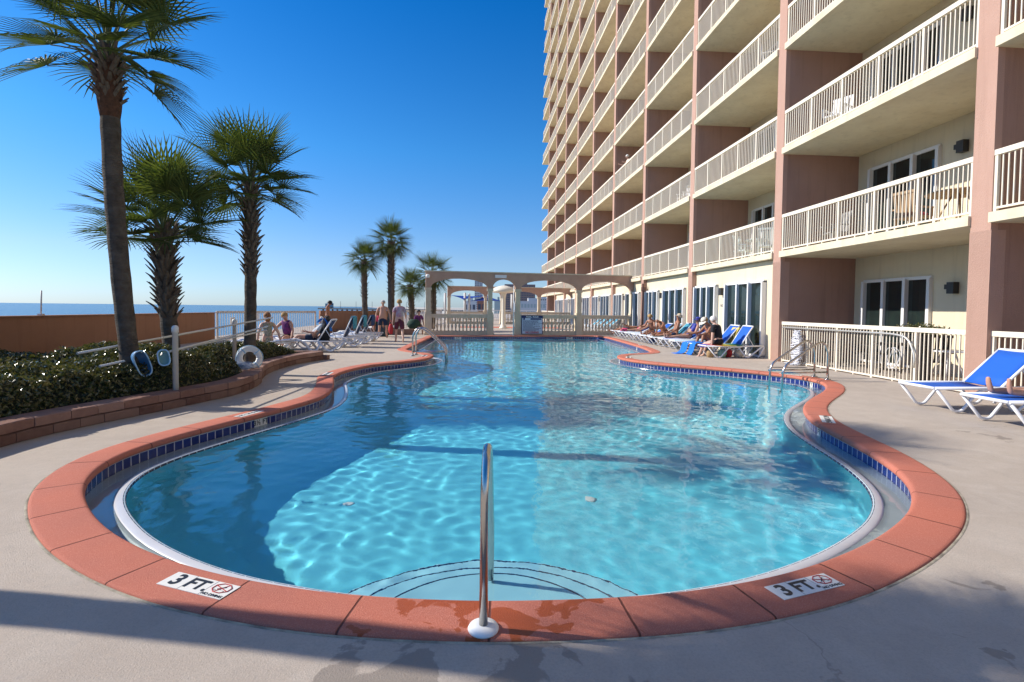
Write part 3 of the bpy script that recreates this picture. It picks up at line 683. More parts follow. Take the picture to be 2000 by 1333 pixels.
tower(-2.5, 210, 5, 5, 9.6, 2, 3, M_TWP, M_TWW, 'white beach kiosk behind the two sail posts', 'low_building')
tower(24, 230, 14, 6, 10, 3, 10, M_TWP, M_TWG, 'long low pale building at the foot of the brown tower', 'low_building')
# pier out into the sea
pr = thing('pier', 'long dark fishing pier on the horizon with a small tower at its end', 'pier', (0, 0, 0))
M_PIER = mat('weathered_pier', (.10, .11, .13), .9)
A, B = Vector((-8, 330, -.5)), Vector((-118, 400, -.5)); m = MB(); m.bar(A, B, 6, 1.1); m.bar(A+Vector((0, 0, 1.3)), B+Vector((0, 0, 1.3)), 4.5, .12); m.build('deck', M_PIER, pr)
for i in range(26):
    p = A.lerp(B, (i+.5)/26); MB().box((p.x, p.y, -3.8), (1.0, 1.0, 6.4)).build('pile', M_PIER, pr)
p = A.lerp(B, .93); m = MB(); m.box((p.x, p.y, 1.5), (5, 4, 3.2)); m.add([(p.x-3, p.y-2.4, 3.1), (p.x+3, p.y-2.4, 3.1), (p.x+3, p.y+2.4, 3.1), (p.x-3, p.y+2.4, 3.1), (p.x, p.y, 5)], [(0, 1, 2, 3), (0, 1, 4), (1, 2, 4), (2, 3, 4), (3, 0, 4)]); m.build('pier_house', M_TWG, pr)
for i in range(7): q = A.lerp(B, .12+i*.12); MB().tube([(q.x, q.y, 0), (q.x, q.y, 5)], .12, 5).build('lamp_post', M_PIER, pr)
m = MB(); m.add([(-.5, 0, .12), (0, -.1, 0), (0, .12, 0), (.5, 0, .15), (-.05, .3, 0), (.05, .3, 0), (0, -.25, -.02)], [(0, 1, 2), (3, 2, 1), (2, 4, 5), (1, 6, 2)]); m.tube([(0, -.28, 0), (0, 0, -.02), (0, .25, 0)], [.01, .06, .02], 6); tag(m.build('gull', M_PIER, None, (-23.7, 72, 14.2)), 'tiny bird flying in the sky right of the palms', 'bird')
# thin poles above the boundary wall
for x, y, z, lb in ((-11.0, 13.6, .62, 'thin pole above the terracotta wall at the left'), (-11.0, 19.5, .5, 'thin pole above the terracotta wall behind the middle palm')):
    m = MB(); m.tube([(0, 0, 0), (0.02, 0, z)], .018, 6); m.box((0, 0, .02), (.1, .1, .04)); tag(m.build('thin_pole', M_FGREY, None, (x+.15, y, 1.14)), lb, 'pole')

# ------------------------------------------------------------ planter on the left
PB = [(-5.2, 1.2), (-4.95, 2.2), (-4.82, 3.2), (-4.76, 4.2), (-4.73, 5.1), (-4.69, 5.8), (-4.5, 6.5), (-4.24, 7.2), (-4.02, 7.9), (-3.88, 8.35), (-3.84, 8.9), (-3.95, 9.7), (-4.22, 10.5), (-4.4, 11.3), (-4.45, 12.2), (-4.38, 13.1), (-4.07, 14.15)]
def opencurve(P, step):
    P = [np.array(p, float) for p in P]; out = []
    for i in range(len(P)-1):
        p1, p2 = P[i], P[i+1]; p0 = P[i-1] if i else 2*p1-p2; p3 = P[i+2] if i+2 < len(P) else 2*p2-p1
        for j in range(10):
            t = j/10; out.append(.5*((2*p1)+(-p0+p2)*t+(2*p0-5*p1+4*p2-p3)*t*t+(-p0+3*p1-3*p2+p3)*t**3))
    out.append(P[-1]); C = np.array(out); Dd = np.r_[0, np.cumsum(np.linalg.norm(C[1:]-C[:-1], axis=1))]; n = int(Dd[-1]/step); s = np.linspace(0, Dd[-1], n+1)
    return np.c_[np.interp(s, Dd, C[:, 0]), np.interp(s, Dd, C[:, 1])], Dd[-1]
def m_block(name, c1, c2, c3):
    m = mat(name, c1, .95, spec=.15, noise=(9, .8, c2), bump=(45, .9, .012)); p = N(m)['Principled BSDF']
    g = node(m, 'ShaderNodeNewGeometry'); r = node(m, 'ShaderNodeMapRange'); r.inputs[3].default_value = 0; r.inputs[4].default_value = .75; link(m, g.outputs['Random Per Island'], r.inputs[0])
    old = p.inputs['Base Color'].links[0].from_socket; x = node(m, 'ShaderNodeMix', data_type='RGBA'); x.inputs[7].default_value = (*c3, 1); link(m, old, x.inputs[6]); link(m, r.outputs[0], x.inputs[0]); link(m, x.outputs[2], p.inputs['Base Color'])
    return m
M_BLOCK = m_block('red_brown_block', (.20, .115, .09), (.12, .062, .05), (.29, .19, .15))
M_CAP = m_block('sunlit_cap_block', (.27, .155, .12), (.19, .10, .08), (.36, .235, .19))  # same block as the lower course, lightened to stand for sun on top
PC, PLn = opencurve(PB, .05)
pw = thing('planter_wall', 'low curving wall of red-brown blocks round the hedge planter', 'wall', (0, 0, 0))
def blocks(z0, z1, s0, s1, lens, seed, m, name, gap=.006, jit=.004):
    rr = random.Random(seed); mb = MB(); s = -rr.random()*.3
    while s < PLn:
        ln = rr.uniform(*lens); a, b = max(s, 0), min(s+ln, PLn)
        if b-a > .06:
            def P(t, off):
                i = min(int(t/PLn*(len(PC)-1)), len(PC)-2); f = t/PLn*(len(PC)-1)-i; q = PC[i]*(1-f)+PC[i+1]*f; tn = PC[i+1]-PC[i]; tn /= np.linalg.norm(tn)
                nn = np.array([-tn[1], tn[0]]); return q+nn*off
            j = rr.uniform(-jit, jit); k = max(2, int((b-a)/.1)+1); ts = np.linspace(a+gap/2, b-gap/2, k); vs = []
            c = .01
            for ii, t in enumerate(ts):
                e = c if ii in (0, k-1) else 0
                for off, z in ((s0+j+e, z0+gap/2), (s0+j, z0+c+gap/2), (s0+j, z1-c-gap/2), (s0+j+c+e, z1-gap/2), (s1, z1-gap/2), (s1, z0)):
                    q = P(t, off); vs.append((q[0], q[1], z))
            n = 6; fs = [(i*n+q, i*n+(q+1) % n, (i+1)*n+(q+1) % n, (i+1)*n+q) for i in range(k-1) for q in range(n)]+[tuple(reversed(range(n))), tuple((k-1)*n+q for q in range(n))]
            mb.add(vs, fs)
        s += ln
    return mb.build(name, m, pw)
blocks(0, .118, 0.0, .28, (.26, .46), 4, M_BLOCK, 'block_course', gap=.009)
blocks(.12, .232, .0, .31, (.30, .46), 2, M_CAP, 'cap_course', gap=.009, jit=.009)
# end return of the wall
m = MB()
for i in range(5):
    for k, (z0, z1) in enumerate(((0, .118), (.12, .232))):
        m.box((-4.2-.42*i-(.2 if k == 1 else 0), 14.2-.05*i, (z0+z1)/2), (.41, .28, z1-z0-.006))
m.build('end_return', M_BLOCK, pw)
M_SOIL = mat('bark_mulch', (.05, .028, .018), 1, noise=(30, .9, (.11, .06, .035)), bump=(70, 1, .02))
ins = [(p[0], p[1]) for p in PC[::6]]
ins = [(x-.12, y) for x, y in ins]
poly = ins+[(-6.2, 14.3), (-10.74, 14.3), (-10.74, 1.2)]
so_ = MB().prism(poly, .01, .17).build('planter_soil', M_SOIL); tag(so_, kind='structure')
# ------------------------------------------------------------ palms
def m_leaf(name, c1, c2, tr=.25, rough=.38, spec=.5):
    m = mat(name, c1, rough, spec=spec); p = N(m)['Principled BSDF']
    g = node(m, 'ShaderNodeNewGeometry'); x = node(m, 'ShaderNodeMix', data_type='RGBA'); x.inputs[6].default_value = (*c1, 1); x.inputs[7].default_value = (*c2, 1)
    link(m, g.outputs['Random Per Island'], x.inputs[0]); link(m, x.outputs[2], p.inputs['Base Color'])
    t = node(m, 'ShaderNodeBsdfTranslucent'); mx = node(m, 'ShaderNodeMixShader'); mx.inputs[0].default_value = tr
    b = node(m, 'ShaderNodeMix', data_type='RGBA', blend_type='MULTIPLY'); b.inputs[0].default_value = 1; b.inputs[7].default_value = (1.45, 1.5, .55, 1); link(m, x.outputs[2], b.inputs[6]); link(m, b.outputs[2], t.inputs[0])
    o = [n for n in N(m) if n.type == 'OUTPUT_MATERIAL'][0]; link(m, p.outputs[0], mx.inputs[1]); link(m, t.outputs[0], mx.inputs[2]); link(m, mx.outputs[0], o.inputs[0]); return m
M_FROND = m_leaf('palm_leaf', (.042, .066, .022), (.13, .16, .05), .24, .6, .15)
M_PET = mat('palm_stalk', (.10, .13, .045), .5)
M_BOOT = mat('palm_leaf_bases', (.17, .135, .10), .9, noise=(12, .9, (.09, .06, .045)))
M_FIBRE = mat('palm_fibre', (.15, .07, .04), 1, noise=(20, .9, (.07, .035, .02)), bump=(60, 1, .02))
def m_trunk():
    m = mat('palm_trunk', (.18, .15, .12), .95, spec=.15, noise=(7, .9, (.08, .062, .048))); p = N(m)['Principled BSDF']; tc = N(m)['Texture Coordinate']
    mp = node(m, 'ShaderNodeMapping'); mp.inputs['Scale'].default_value = (2.2, 2.2, 30); w_ = node(m, 'ShaderNodeTexNoise', i_Scale=1.5, i_Detail=6, i_Roughness=.7); b = node(m, 'ShaderNodeBump', i_Strength=1, i_Distance=.06)
    link(m, tc.outputs['Object'], mp.inputs[0]); link(m, mp.outputs[0], w_.inputs['Vector']); link(m, w_.outputs[0], b.inputs['Height']); link(m, b.outputs[0], p.inputs['Normal']); return m
M_TRUNK = m_trunk()
def frond(rr, petm, leafm, az, el, plen, rad, droop, nl=34):
    """costapalmate fan: petiole leaving at azimuth az / elevation el, fan at its end"""
    d = Vector((cos(az)*cos(el), sin(az)*cos(el), sin(el)))
    side = Vector((-sin(az), cos(az), 0)); roll = rr.uniform(-.5, .5)
    pts = []; p = Vector((0, 0, 0)); dd = d.copy(); n = 6
    for i in range(n+1):
        pts.append(p.copy()); p = p+dd*(plen/n); dd = (dd+Vector((0, 0, -droop*.10))).normalized()
    petm.tube(pts, [.022, .017, .014, .012, .011, .01, .008], 5, caps=False)
    o = pts[-1]; up = dd.cross(side)*-1; up = up.normalized()
    s2 = (side*cos(roll)+up*sin(roll)).normalized(); u2 = dd.cross(s2).normalized()
    if u2.z < 0: u2 = -u2
    for i in range(nl):
        a = (i/(nl-1)-.5)*2*radians(128); ln = rad*(.72+.28*cos(a*.62))*rr.uniform(.9, 1.06)
        fold = .35*abs(sin(a))
        dr = (dd*cos(a)+s2*sin(a)+u2*(fold-.1)).normalized()
        wd = dr.cross(u2).normalized(); w0 = .006; wm = .021*(rad/.9)
        q = [o+dr*.02]; v = dr.copy(); st = [.38, .34, .28]
        for k in range(3):
            q.append(q[-1]+v*(ln*st[k])); v = (v+Vector((0, 0, -droop*(.16+.28*k*rr.uniform(.5, 1.6))))).normalized()
        ws = [w0, wm*.85, wm*.6, .0015]; b = len(leafm.v)
        for k in range(4):
            leafm.v += [tuple(q[k]-wd*ws[k]+u2*ws[k]*.5), tuple(q[k]), tuple(q[k]+wd*ws[k]+u2*ws[k]*.5)]
        for k in range(3):
            for e in (0, 1):
                leafm.f.append((b+3*k+e, b+3*k+e+1, b+3*k+e+4, b+3*k+e+3)); leafm.sm.append(False); leafm.mi.append(0)
def palm(label, base, top, r, crown_r, nf, seed, boots=(.55, 1.0), boot_len=.3, nboot=120, petl=.9, low=-.5, extra_low=0, nl=34, spread=1.0, fibre=None, droop=1.0):
    rr = random.Random(seed); base, top = Vector(base), Vector(top); Lh = (top-base).length
    t = thing('palm_tree', label, 'palm tree', base, 0, 'palm trees along the pool')
    axis = top-base
    m = MB(); ns = 26; pts = []; rs = []
    bend = Vector((rr.uniform(-1, 1), rr.uniform(-1, 1), 0))*.03*Lh
    for i in range(ns+1):
        u = i/ns; pts.append(axis*u+bend*sin(pi*u)); rs.append(r*(1.18-.18*min(1, u*6)+(.0)*u)*(1+.035*sin(i*2.3)+.02*rr.uniform(-1, 1)))
    m.tube(pts, rs, 22); m.build('trunk', M_TRUNK, t)
    def at(u): return axis*u+bend*sin(pi*u)
    # old leaf bases
    m = MB()
    for i in range(nboot):
        u = boots[0]+(boots[1]-boots[0])*(i+.5)/nboot; a = i*2.399963+rr.uniform(-.2, .2); c = at(u)
        nrm = Vector((cos(a), sin(a), 0)); tn = Vector((-sin(a), cos(a), 0)); L_ = boot_len*rr.uniform(.7, 1.25)*(.75+.5*(u-boots[0])/(boots[1]-boots[0]+1e-6))
        tilt = rr.uniform(.35, .85); d = (nrm*sin(tilt)+Vector((0, 0, 1))*cos(tilt)); w0 = .05*r/.15
        p0 = c+nrm*(r*.82)-Vector((0, 0, .1*L_)); p1 = p0+d*L_*.55; p2 = p1+(d+nrm*.25).normalized()*L_*.45
        vs = []
        for p, w_, th in ((p0, w0*1.25, .03), (p1, w0*.7, .022), (p2, w0*.42, .008)):
            k = d.cross(tn).normalized()
            vs += [p-tn*w_-k*th*.2, p-k*th, p+tn*w_-k*th*.2, p+k*th*.6]
        m.add(vs, [(0, 1, 5, 4), (1, 2, 6, 5), (2, 3, 7, 6), (3, 0, 4, 7), (4, 5, 9, 8), (5, 6, 10, 9), (6, 7, 11, 10), (7, 4, 8, 11), (8, 9, 10, 11)])
    if nboot: m.build('leaf_bases', M_BOOT, t)
    if fibre:
        m = MB(); a0, a1 = fibre; m.tube([at(a0+(a1-a0)*k/6) for k in range(7)], [r*1.0, r*1.16, r*1.26, r*1.32, r*1.32, r*1.25, r*1.1], 18); m.build('fibre_sheath', M_FIBRE, t)
    # crown
    pm = MB(); lm = MB(); c = at(1.0)
    for i in range(nf):
        v = i/nf; az = i*2.399963+rr.uniform(-.25, .25); el = radians(82)-(radians(82)-low)*(v**.85); el += rr.uniform(-.1, .1)
        pl = petl*rr.uniform(.8, 1.1)*(.75+.35*sin(pi*min(1, v+.25))); k0 = len(pm.v); l0 = len(lm.v)
        frond(rr, pm, lm, az, el, pl*spread, crown_r*rr.uniform(.85, 1.08), (.3+.45*v)*droop, nl)
        off = c-Vector((0, 0, .3*v)); 
        for q in range(k0, len(pm.v)): pm.v[q] = tuple(Vector(pm.v[q])+off)
        for q in range(l0, len(lm.v)): lm.v[q] = tuple(Vector(lm.v[q])+off)
    for i in range(9): # spear leaves
        a = rr.uniform(0, 6.28); pm.tube([c, c+Vector((cos(a)*.12, sin(a)*.12, .6+rr.random()*.3))], [.02, .004], 4)
    cr = pm.build('leaf_stalks', M_PET, t); me = lm.build('crown', M_FROND, t, fix=False)
    return t
palm('tallest palm tree at the left, its crown cut off by the picture top', (-4.83, 7.6, .1), (-5.12, 7.6, 5.02), .116, .82, 27, 3, boots=(.84, .97), boot_len=.22, nboot=80, petl=.9, low=-.12, nl=34, fibre=(.80, .95), droop=.85)
palm('squat palm tree with a wide crown and shaggy trunk behind the first white post', (-5.62, 10.0, .1), (-5.80, 10.0, 2.85), .14, .84, 32, 14, boots=(.40, 1.0), boot_len=.3, nboot=130, petl=.92, low=.12, nl=36, droop=.7)
palm('slender palm tree with a leaning crown beside the second white post', (-4.70, 11.0, .1), (-4.66, 11.0, 3.95), .115, .80, 31, 25, boots=(.50, 1.0), boot_len=.24, nboot=110, petl=.8, low=-.05, nl=34, droop=.8)
palm('palm tree left of the picture, casting the long shadow on the near deck', (-5.95, 3.14, .1), (-5.95, 3.14, 5.3), .125, .78, 44, 36, boots=(.85, 1.0), nboot=60, petl=.62, low=-.35, nl=42)
palm('small round-headed palm tree, the leftmost of the far group', (-6.1, 29.0, .1), (-6.2, 29.0, 4.05), .15, .75, 30, 47, boots=(.45, 1.0), boot_len=.22, nboot=90, petl=.6, low=-.5, nl=26)
palm('taller palm tree of the far group with a shaggy trunk', (-4.72, 29.0, .1), (-4.75, 29.0, 5.05), .18, .85, 34, 58, boots=(.4, 1.0), boot_len=.24, nboot=110, petl=.75, low=-.6, nl=26)
palm('short palm tree just left of the arcade corner', (-3.85, 31.5, .1), (-4.0, 31.5, 2.75), .17, .75, 26, 69, boots=(.1, 1.0), boot_len=.2, nboot=90, petl=.6, low=-.4, nl=24)
palm('palm tree behind the left column of the arcade', (-2.75, 32.5, .1), (-2.75, 32.5, 3.5), .17, .85, 30, 70, boots=(.2, 1.0), boot_len=.2, nboot=90, petl=.8, low=-.7, nl=26)

# ------------------------------------------------------------ hedges (leaf masses)
M_HL = m_leaf('hedge_leaf', (.03, .052, .014), (.20, .17, .075), .15, .2)
M_HW = mat('hedge_twig', (.05, .03, .02), .9)
def hedge(name, label, test, bounds, n, seed, size=.032):
    rr = np.random.RandomState(seed); (x0, x1), (y0, y1) = bounds; V = []; cnt = 0
    P = []
    while cnt < n:
        xs = rr.uniform(x0, x1, 4000); ys = rr.uniform(y0, y1, 4000); u = rr.rand(4000)
        for x, y, q in zip(xs, ys, u):
            h = test(x, y)
            if h <= .22: continue
            e = min(test(x+.18, y), test(x, y-.18), test(x-.18, y), test(x, y+.18))
            if e < .3: z = .2+(h-.2)*q**.6           # on the sides: any height
            else: z = h-.16*q**2.2
            P.append((x, y, z+.02*rr.randn())); cnt += 1
            if cnt >= n: break
    P = np.array(P); k = len(P)
    a = rr.rand(k)*2*pi; el = rr.uniform(.05, 1.1, k); d = np.c_[np.cos(a)*np.cos(el), np.sin(a)*np.cos(el), np.sin(el)]
    b = rr.randn(k, 3); s = np.cross(d, b); s /= np.linalg.norm(s, axis=1)[:, None]; u = np.cross(s, d)
    L_ = (size*rr.uniform(.8, 1.5, k))[:, None]; W = L_*.42
    c0 = P-d*L_; c1 = P+s*W+u*W*.3; c2 = P+d*L_; c3 = P-s*W+u*W*.3
    V = np.stack([c0, c1, c2, c3], 1).reshape(-1, 3); I = np.arange(k)*4; F = np.vstack([np.c_[I, I+1, I+2], np.c_[I, I+2, I+3]])
    o = grid_mesh(name, V, F, M_HL, False); tag(o, label, 'hedge', kind='stuff'); return o
def wx(y):   # planter wall inner edge x at y
    return float(np.interp(y, PC[:, 1], PC[:, 0]))-.38
def bumps(x, y, s=0): return .045*sin(x*5+s)*sin(y*4.1+s)+.05*sin(x*2.3+y*3.1+s*2)+.035*sin(y*9+x*3)
def edge(v, w_): return min(1, max(0, v/w_))
def h1(x, y):
    xi = wx(y)-.05*sin(y*3)
    dx = xi-x; wd = 1.55+.35*sin(y*.9)+(.9 if 8.6 < y < 9.8 else 0)
    if dx < 0 or dx > wd or y < 1.8 or y > 9.75: return 0
    e = edge(dx, .22)*edge(wd-dx, .35)*edge(9.75-y, .25)*edge(y-1.8, .3)
    return .2+(.25+.22*edge(y-5.2, 2.8)+bumps(x, y)*1.2)*(e**.45)
def h2(x, y):
    xi = wx(y)-.05; dx = xi-x; wd = .95
    if dx < 0 or dx > wd or y < 11.3 or y > 13.7: return 0
    e = edge(dx, .2)*edge(wd-dx, .3)*edge(13.7-y, 1.2)*edge(y-11.3, .35)
    return .2+(.38+bumps(x, y, 2)*.7)*(e**.4)
def h3(x, y):
    if x < -10.7 or x > -9.2 or y < 3 or y > 12.5: return 0
    e = edge(x+10.7, .2)*edge(-9.2-x, .3)*edge(12.5-y, .4); return .2+(.14+bumps(x, y, 4)*.6)*(e**.4)
hedge('hedge', 'glossy green hedge filling the planter round the two near palms', h1, ((-7.6, -4.1), (1.8, 9.8)), 80000, 1, .026)
hedge('hedge', 'small glossy green bush in the planter behind the life ring', h2, ((-5.9, -4.4), (11.3, 13.7)), 13000, 2, .026)
hedge('hedge', 'low dark green plants at the foot of the terracotta boundary wall', h3, ((-10.7, -9.1), (3, 12.5)), 12000, 3, .04)
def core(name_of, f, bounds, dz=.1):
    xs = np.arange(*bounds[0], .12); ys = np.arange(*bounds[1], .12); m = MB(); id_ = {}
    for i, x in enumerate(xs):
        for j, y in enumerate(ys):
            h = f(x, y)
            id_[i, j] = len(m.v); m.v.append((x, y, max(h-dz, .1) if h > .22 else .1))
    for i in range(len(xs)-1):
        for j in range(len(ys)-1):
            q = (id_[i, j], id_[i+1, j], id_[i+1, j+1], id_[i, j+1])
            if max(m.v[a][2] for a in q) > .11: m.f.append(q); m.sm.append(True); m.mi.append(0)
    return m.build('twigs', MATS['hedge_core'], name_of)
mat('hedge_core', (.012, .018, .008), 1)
hs = [o for o in bpy.data.objects if o.name.startswith('hedge')]
core(hs[0], h1, ((-7.7, -4.0), (1.7, 9.9))); core(hs[1], h2, ((-6, -4.3), (11.2, 13.8)), .12); core(hs[2], h3, ((-10.8, -9.0), (2.9, 12.6)))
# far planter beds with low brick edge
m = MB(); m.box((0, 0, .15), (3.9, .3, .3)); o = m.build('planter_edge', M_BLOCK, None, (-5.1, 26.75, 0)); o.rotation_euler.z = .13; tag(o, 'dark red low planter edge behind the standing people', 'wall')

# ------------------------------------------------------------ white posts with poles, nets, life ring
M_PVC = mat('white_pvc', (.74, .73, .68), .45, noise=(8, .5, (.62, .6, .54)))
def post(x, y, z, lb):
    m = MB(); m.lathe([(.037, 0), (.037, z-.09), (.045, z-.09), (.045, z-.025), (.036, z), (.015, z+.01)], n=18); return tag(m.build('pvc_post', M_PVC, None, (x, y, .15)), lb, 'post', 'white posts in the planter')
post(-4.27, 7.6, .99, 'nearest white post in the planter, carrying the pool poles')
post(-5.0, 11.0, 1.0, 'white post in the planter above the life ring')
post(-5.05, 17.2, .95, 'white post behind the reclining person'); post(-3.6, 25.6, 1.0, 'short white post right of the man in the grey shirt')
pp = [((-4.95, 7.1, .62), (-4.36, 11.0, .93), 'lowest of the three poles held by the white posts'), ((-4.33, 7.55, .78), (-4.45, 11.3, 1.0), 'middle of the three poles held by the white posts'), ((-5.15, 7.0, .80), (-4.5, 11.7, 1.18), 'top one of the three poles held by the white posts')]
M_ALU = mat('aluminium_pole', (.62, .60, .55), .38, metal=.5)
for a, b, lb in pp: tag(MB().tube([a, b], .017, 8).build('pool_pole', M_ALU), lb, 'pole', 'poles held by the white posts')
def m_net(name, col, al):
    m = mat(name, col, .7); m.node_tree.nodes['Principled BSDF'].inputs['Alpha'].default_value = al; return m
M_NETB = m_net('blue_mesh', (.05, .22, .48), .85); M_NETR = mat('light_blue_plastic', (.38, .60, .78), .4); M_NETG = m_net('green_mesh', (.25, .50, .52), .6)
def leaf_net(label, c, w_, h_, rot, bag, fm):
    t = thing('leaf_net', label, 'pool net', c); t.rotation_euler = rot
    pts = [(w_/2*cos(a)*abs(cos(a))**-.25 if abs(cos(a)) > .01 else 0, 0, h_/2*sin(a)*abs(sin(a))**-.35 if abs(sin(a)) > .01 else 0) for a in np.linspace(0, 2*pi, 33)]
    MB().tube(pts, .010, 8).build('rim', M_NETR, t); m = MB(); n = len(pts)-1; rings = [(1, 0), (.9, .08), (.7, .14), (.35, .17), (.02, .18)]
    vs = [(p[0]*s, d_*bag/.18, p[2]*s) for s, d_ in rings for p in pts[:-1]]
    m.add(vs, [(k*n+i, k*n+(i+1) % n, (k+1)*n+(i+1) % n, (k+1)*n+i) for k in range(len(rings)-1) for i in range(n)], True); m.build('net', fm, t); return t
leaf_net('blue leaf net with a light blue rim leaning against the tallest palm', (-4.62, 7.45, .62), .17, .38, (.15, -.38, .9), .22, M_NETB)
leaf_net('pale green skimmer net hanging behind the first white post', (-4.37, 7.5, .70), .14, .22, (0, -.15, .3), .06, M_NETG)
ring_ = thing('life_ring', 'white life ring leaning on the planter wall with its rope', 'life ring', (-4.40, 10.3, .42)); ring_.rotation_euler = (radians(78), radians(6), radians(38))
m = MB(); pts = [(.18*cos(a), .18*sin(a), 0) for a in np.linspace(0, 2*pi, 37)]; m.tube(pts, .058, 12, flat=.75); m.build('ring', M_WHITEP, ring_)
m = MB(); m.tube([(.245*cos(a), .245*sin(a), .015*sin(a*5)) for a in np.linspace(0, 2*pi, 50)], .007, 5); m.build('grab_rope', M_NETR, ring_)
for k in range(4): MB().tube([(.18+.061*cos(b), 0, .046*sin(b)) for b in np.linspace(0, 2*pi, 13)], .012, 5).xf(Matrix.Rotation(pi/4+k*pi/2, 4, 'Z')).build('band', M_NETR, ring_)
rr = random.Random(8); pts = []
for i in range(160): a = i*.55; r_ = .08+.07*rr.random(); pts.append((r_*cos(a)*1.4, r_*sin(a), .02+.0008*i+.02*rr.random()))
tag(MB().tube(pts, .006, 5).build('throw_rope', mat('blue_white_rope', (.35, .42, .55), .8), None, (-4.42, 10.05, .2)), 'tangled blue-white rope lying under the life ring', 'rope')

# ------------------------------------------------------------ handrails
def rail(name, label, paths, bars=(), grp=None, r=.024, plates=(), loc=(0, 0, 0)):
    t = thing(name, label, 'handrail', loc, 0, grp)
    for p in paths: MB().tube(p, r, 14).build('tube', M_STEEL, t)
    for a, b in bars: MB().tube([a, b], r*.8, 10).build('cross_bar', M_STEEL, t)
    for (x, y) in plates: MB().lathe([(.068, 0), (.07, .006), (.064, .016), (.034, .022), (.026, .024)], (x, y, .013), 24).build('base_plate', M_WHITEP if not bars else M_STEEL, t)
    return t
def bendpath(P, rad=.09, n=8):
    P = [Vector(p) for p in P]; out = [P[0]]
    for i in range(1, len(P)-1):
        a, b, c = P[i-1], P[i], P[i+1]; u = (a-b).normalized(); v = (c-b).normalized(); r_ = min(rad, (a-b).length*.45, (c-b).length*.45)
        s, e = b+u*r_, b+v*r_
        for k in range(n+1): t = k/n; out.append(s*(1-t)**2+b*2*t*(1-t)+e*t*t)
    out.append(P[-1]); return out
rail('near_handrail', 'single steel handrail over the entry steps at the near end of the pool', [bendpath([(.045, 2.245, .0), (.045, 2.245, .66), (.055, 2.33, .815), (.07, 2.52, .755), (.105, 3.10, .10), (.105, 3.13, -.33)], .16)], plates=[(.045, 2.245)], r=.0195)
for k, (dx, dy) in enumerate(((0, 0), (.07, .42))):
    pass
lp = [[bendpath([(-1.86+dx, 15.28+dy, 0), (-1.86+dx, 15.28+dy, .62), (-1.72+dx, 15.27+dy, .84), (-1.5+dx, 15.25+dy, .78), (-.88+dx*.3, 15.1+dy, .26), (-.86+dx*.3, 15.1+dy, -.75)], .16)] for dx, dy in ((0, 0), (.05, .4))]
rail('ladder_handrail', 'pair of steel handrails at the corner on the left side of the pool', lp[0]+lp[1], [((-1.86, 15.28, .13), (-.87, 15.1, .13)), ((-1.81, 15.68, .13), (-.86, 15.5, .13))], 'paired handrails', plates=[(-1.86, 15.28), (-1.81, 15.68)])
lp = [[bendpath([(7.46-.04*k, 10.76-.48*k, 0), (7.46-.04*k, 10.76-.48*k, .60), (7.3, 10.74-.48*k, .82), (7.12, 10.72-.48*k, .76), (6.36, 10.6-.46*k, .30), (6.28, 10.58-.46*k, -.75)], .16)] for k in (0, 1)]
rail('ladder_handrail', 'pair of steel handrails on the right side of the pool before the patio fence', lp[0]+lp[1], [((7.46, 10.76, .17), (6.31, 10.6, .17)), ((7.42, 10.28, .17), (6.31, 10.13, .17))], 'paired handrails', plates=[(7.46, 10.76), (7.42, 10.28)])
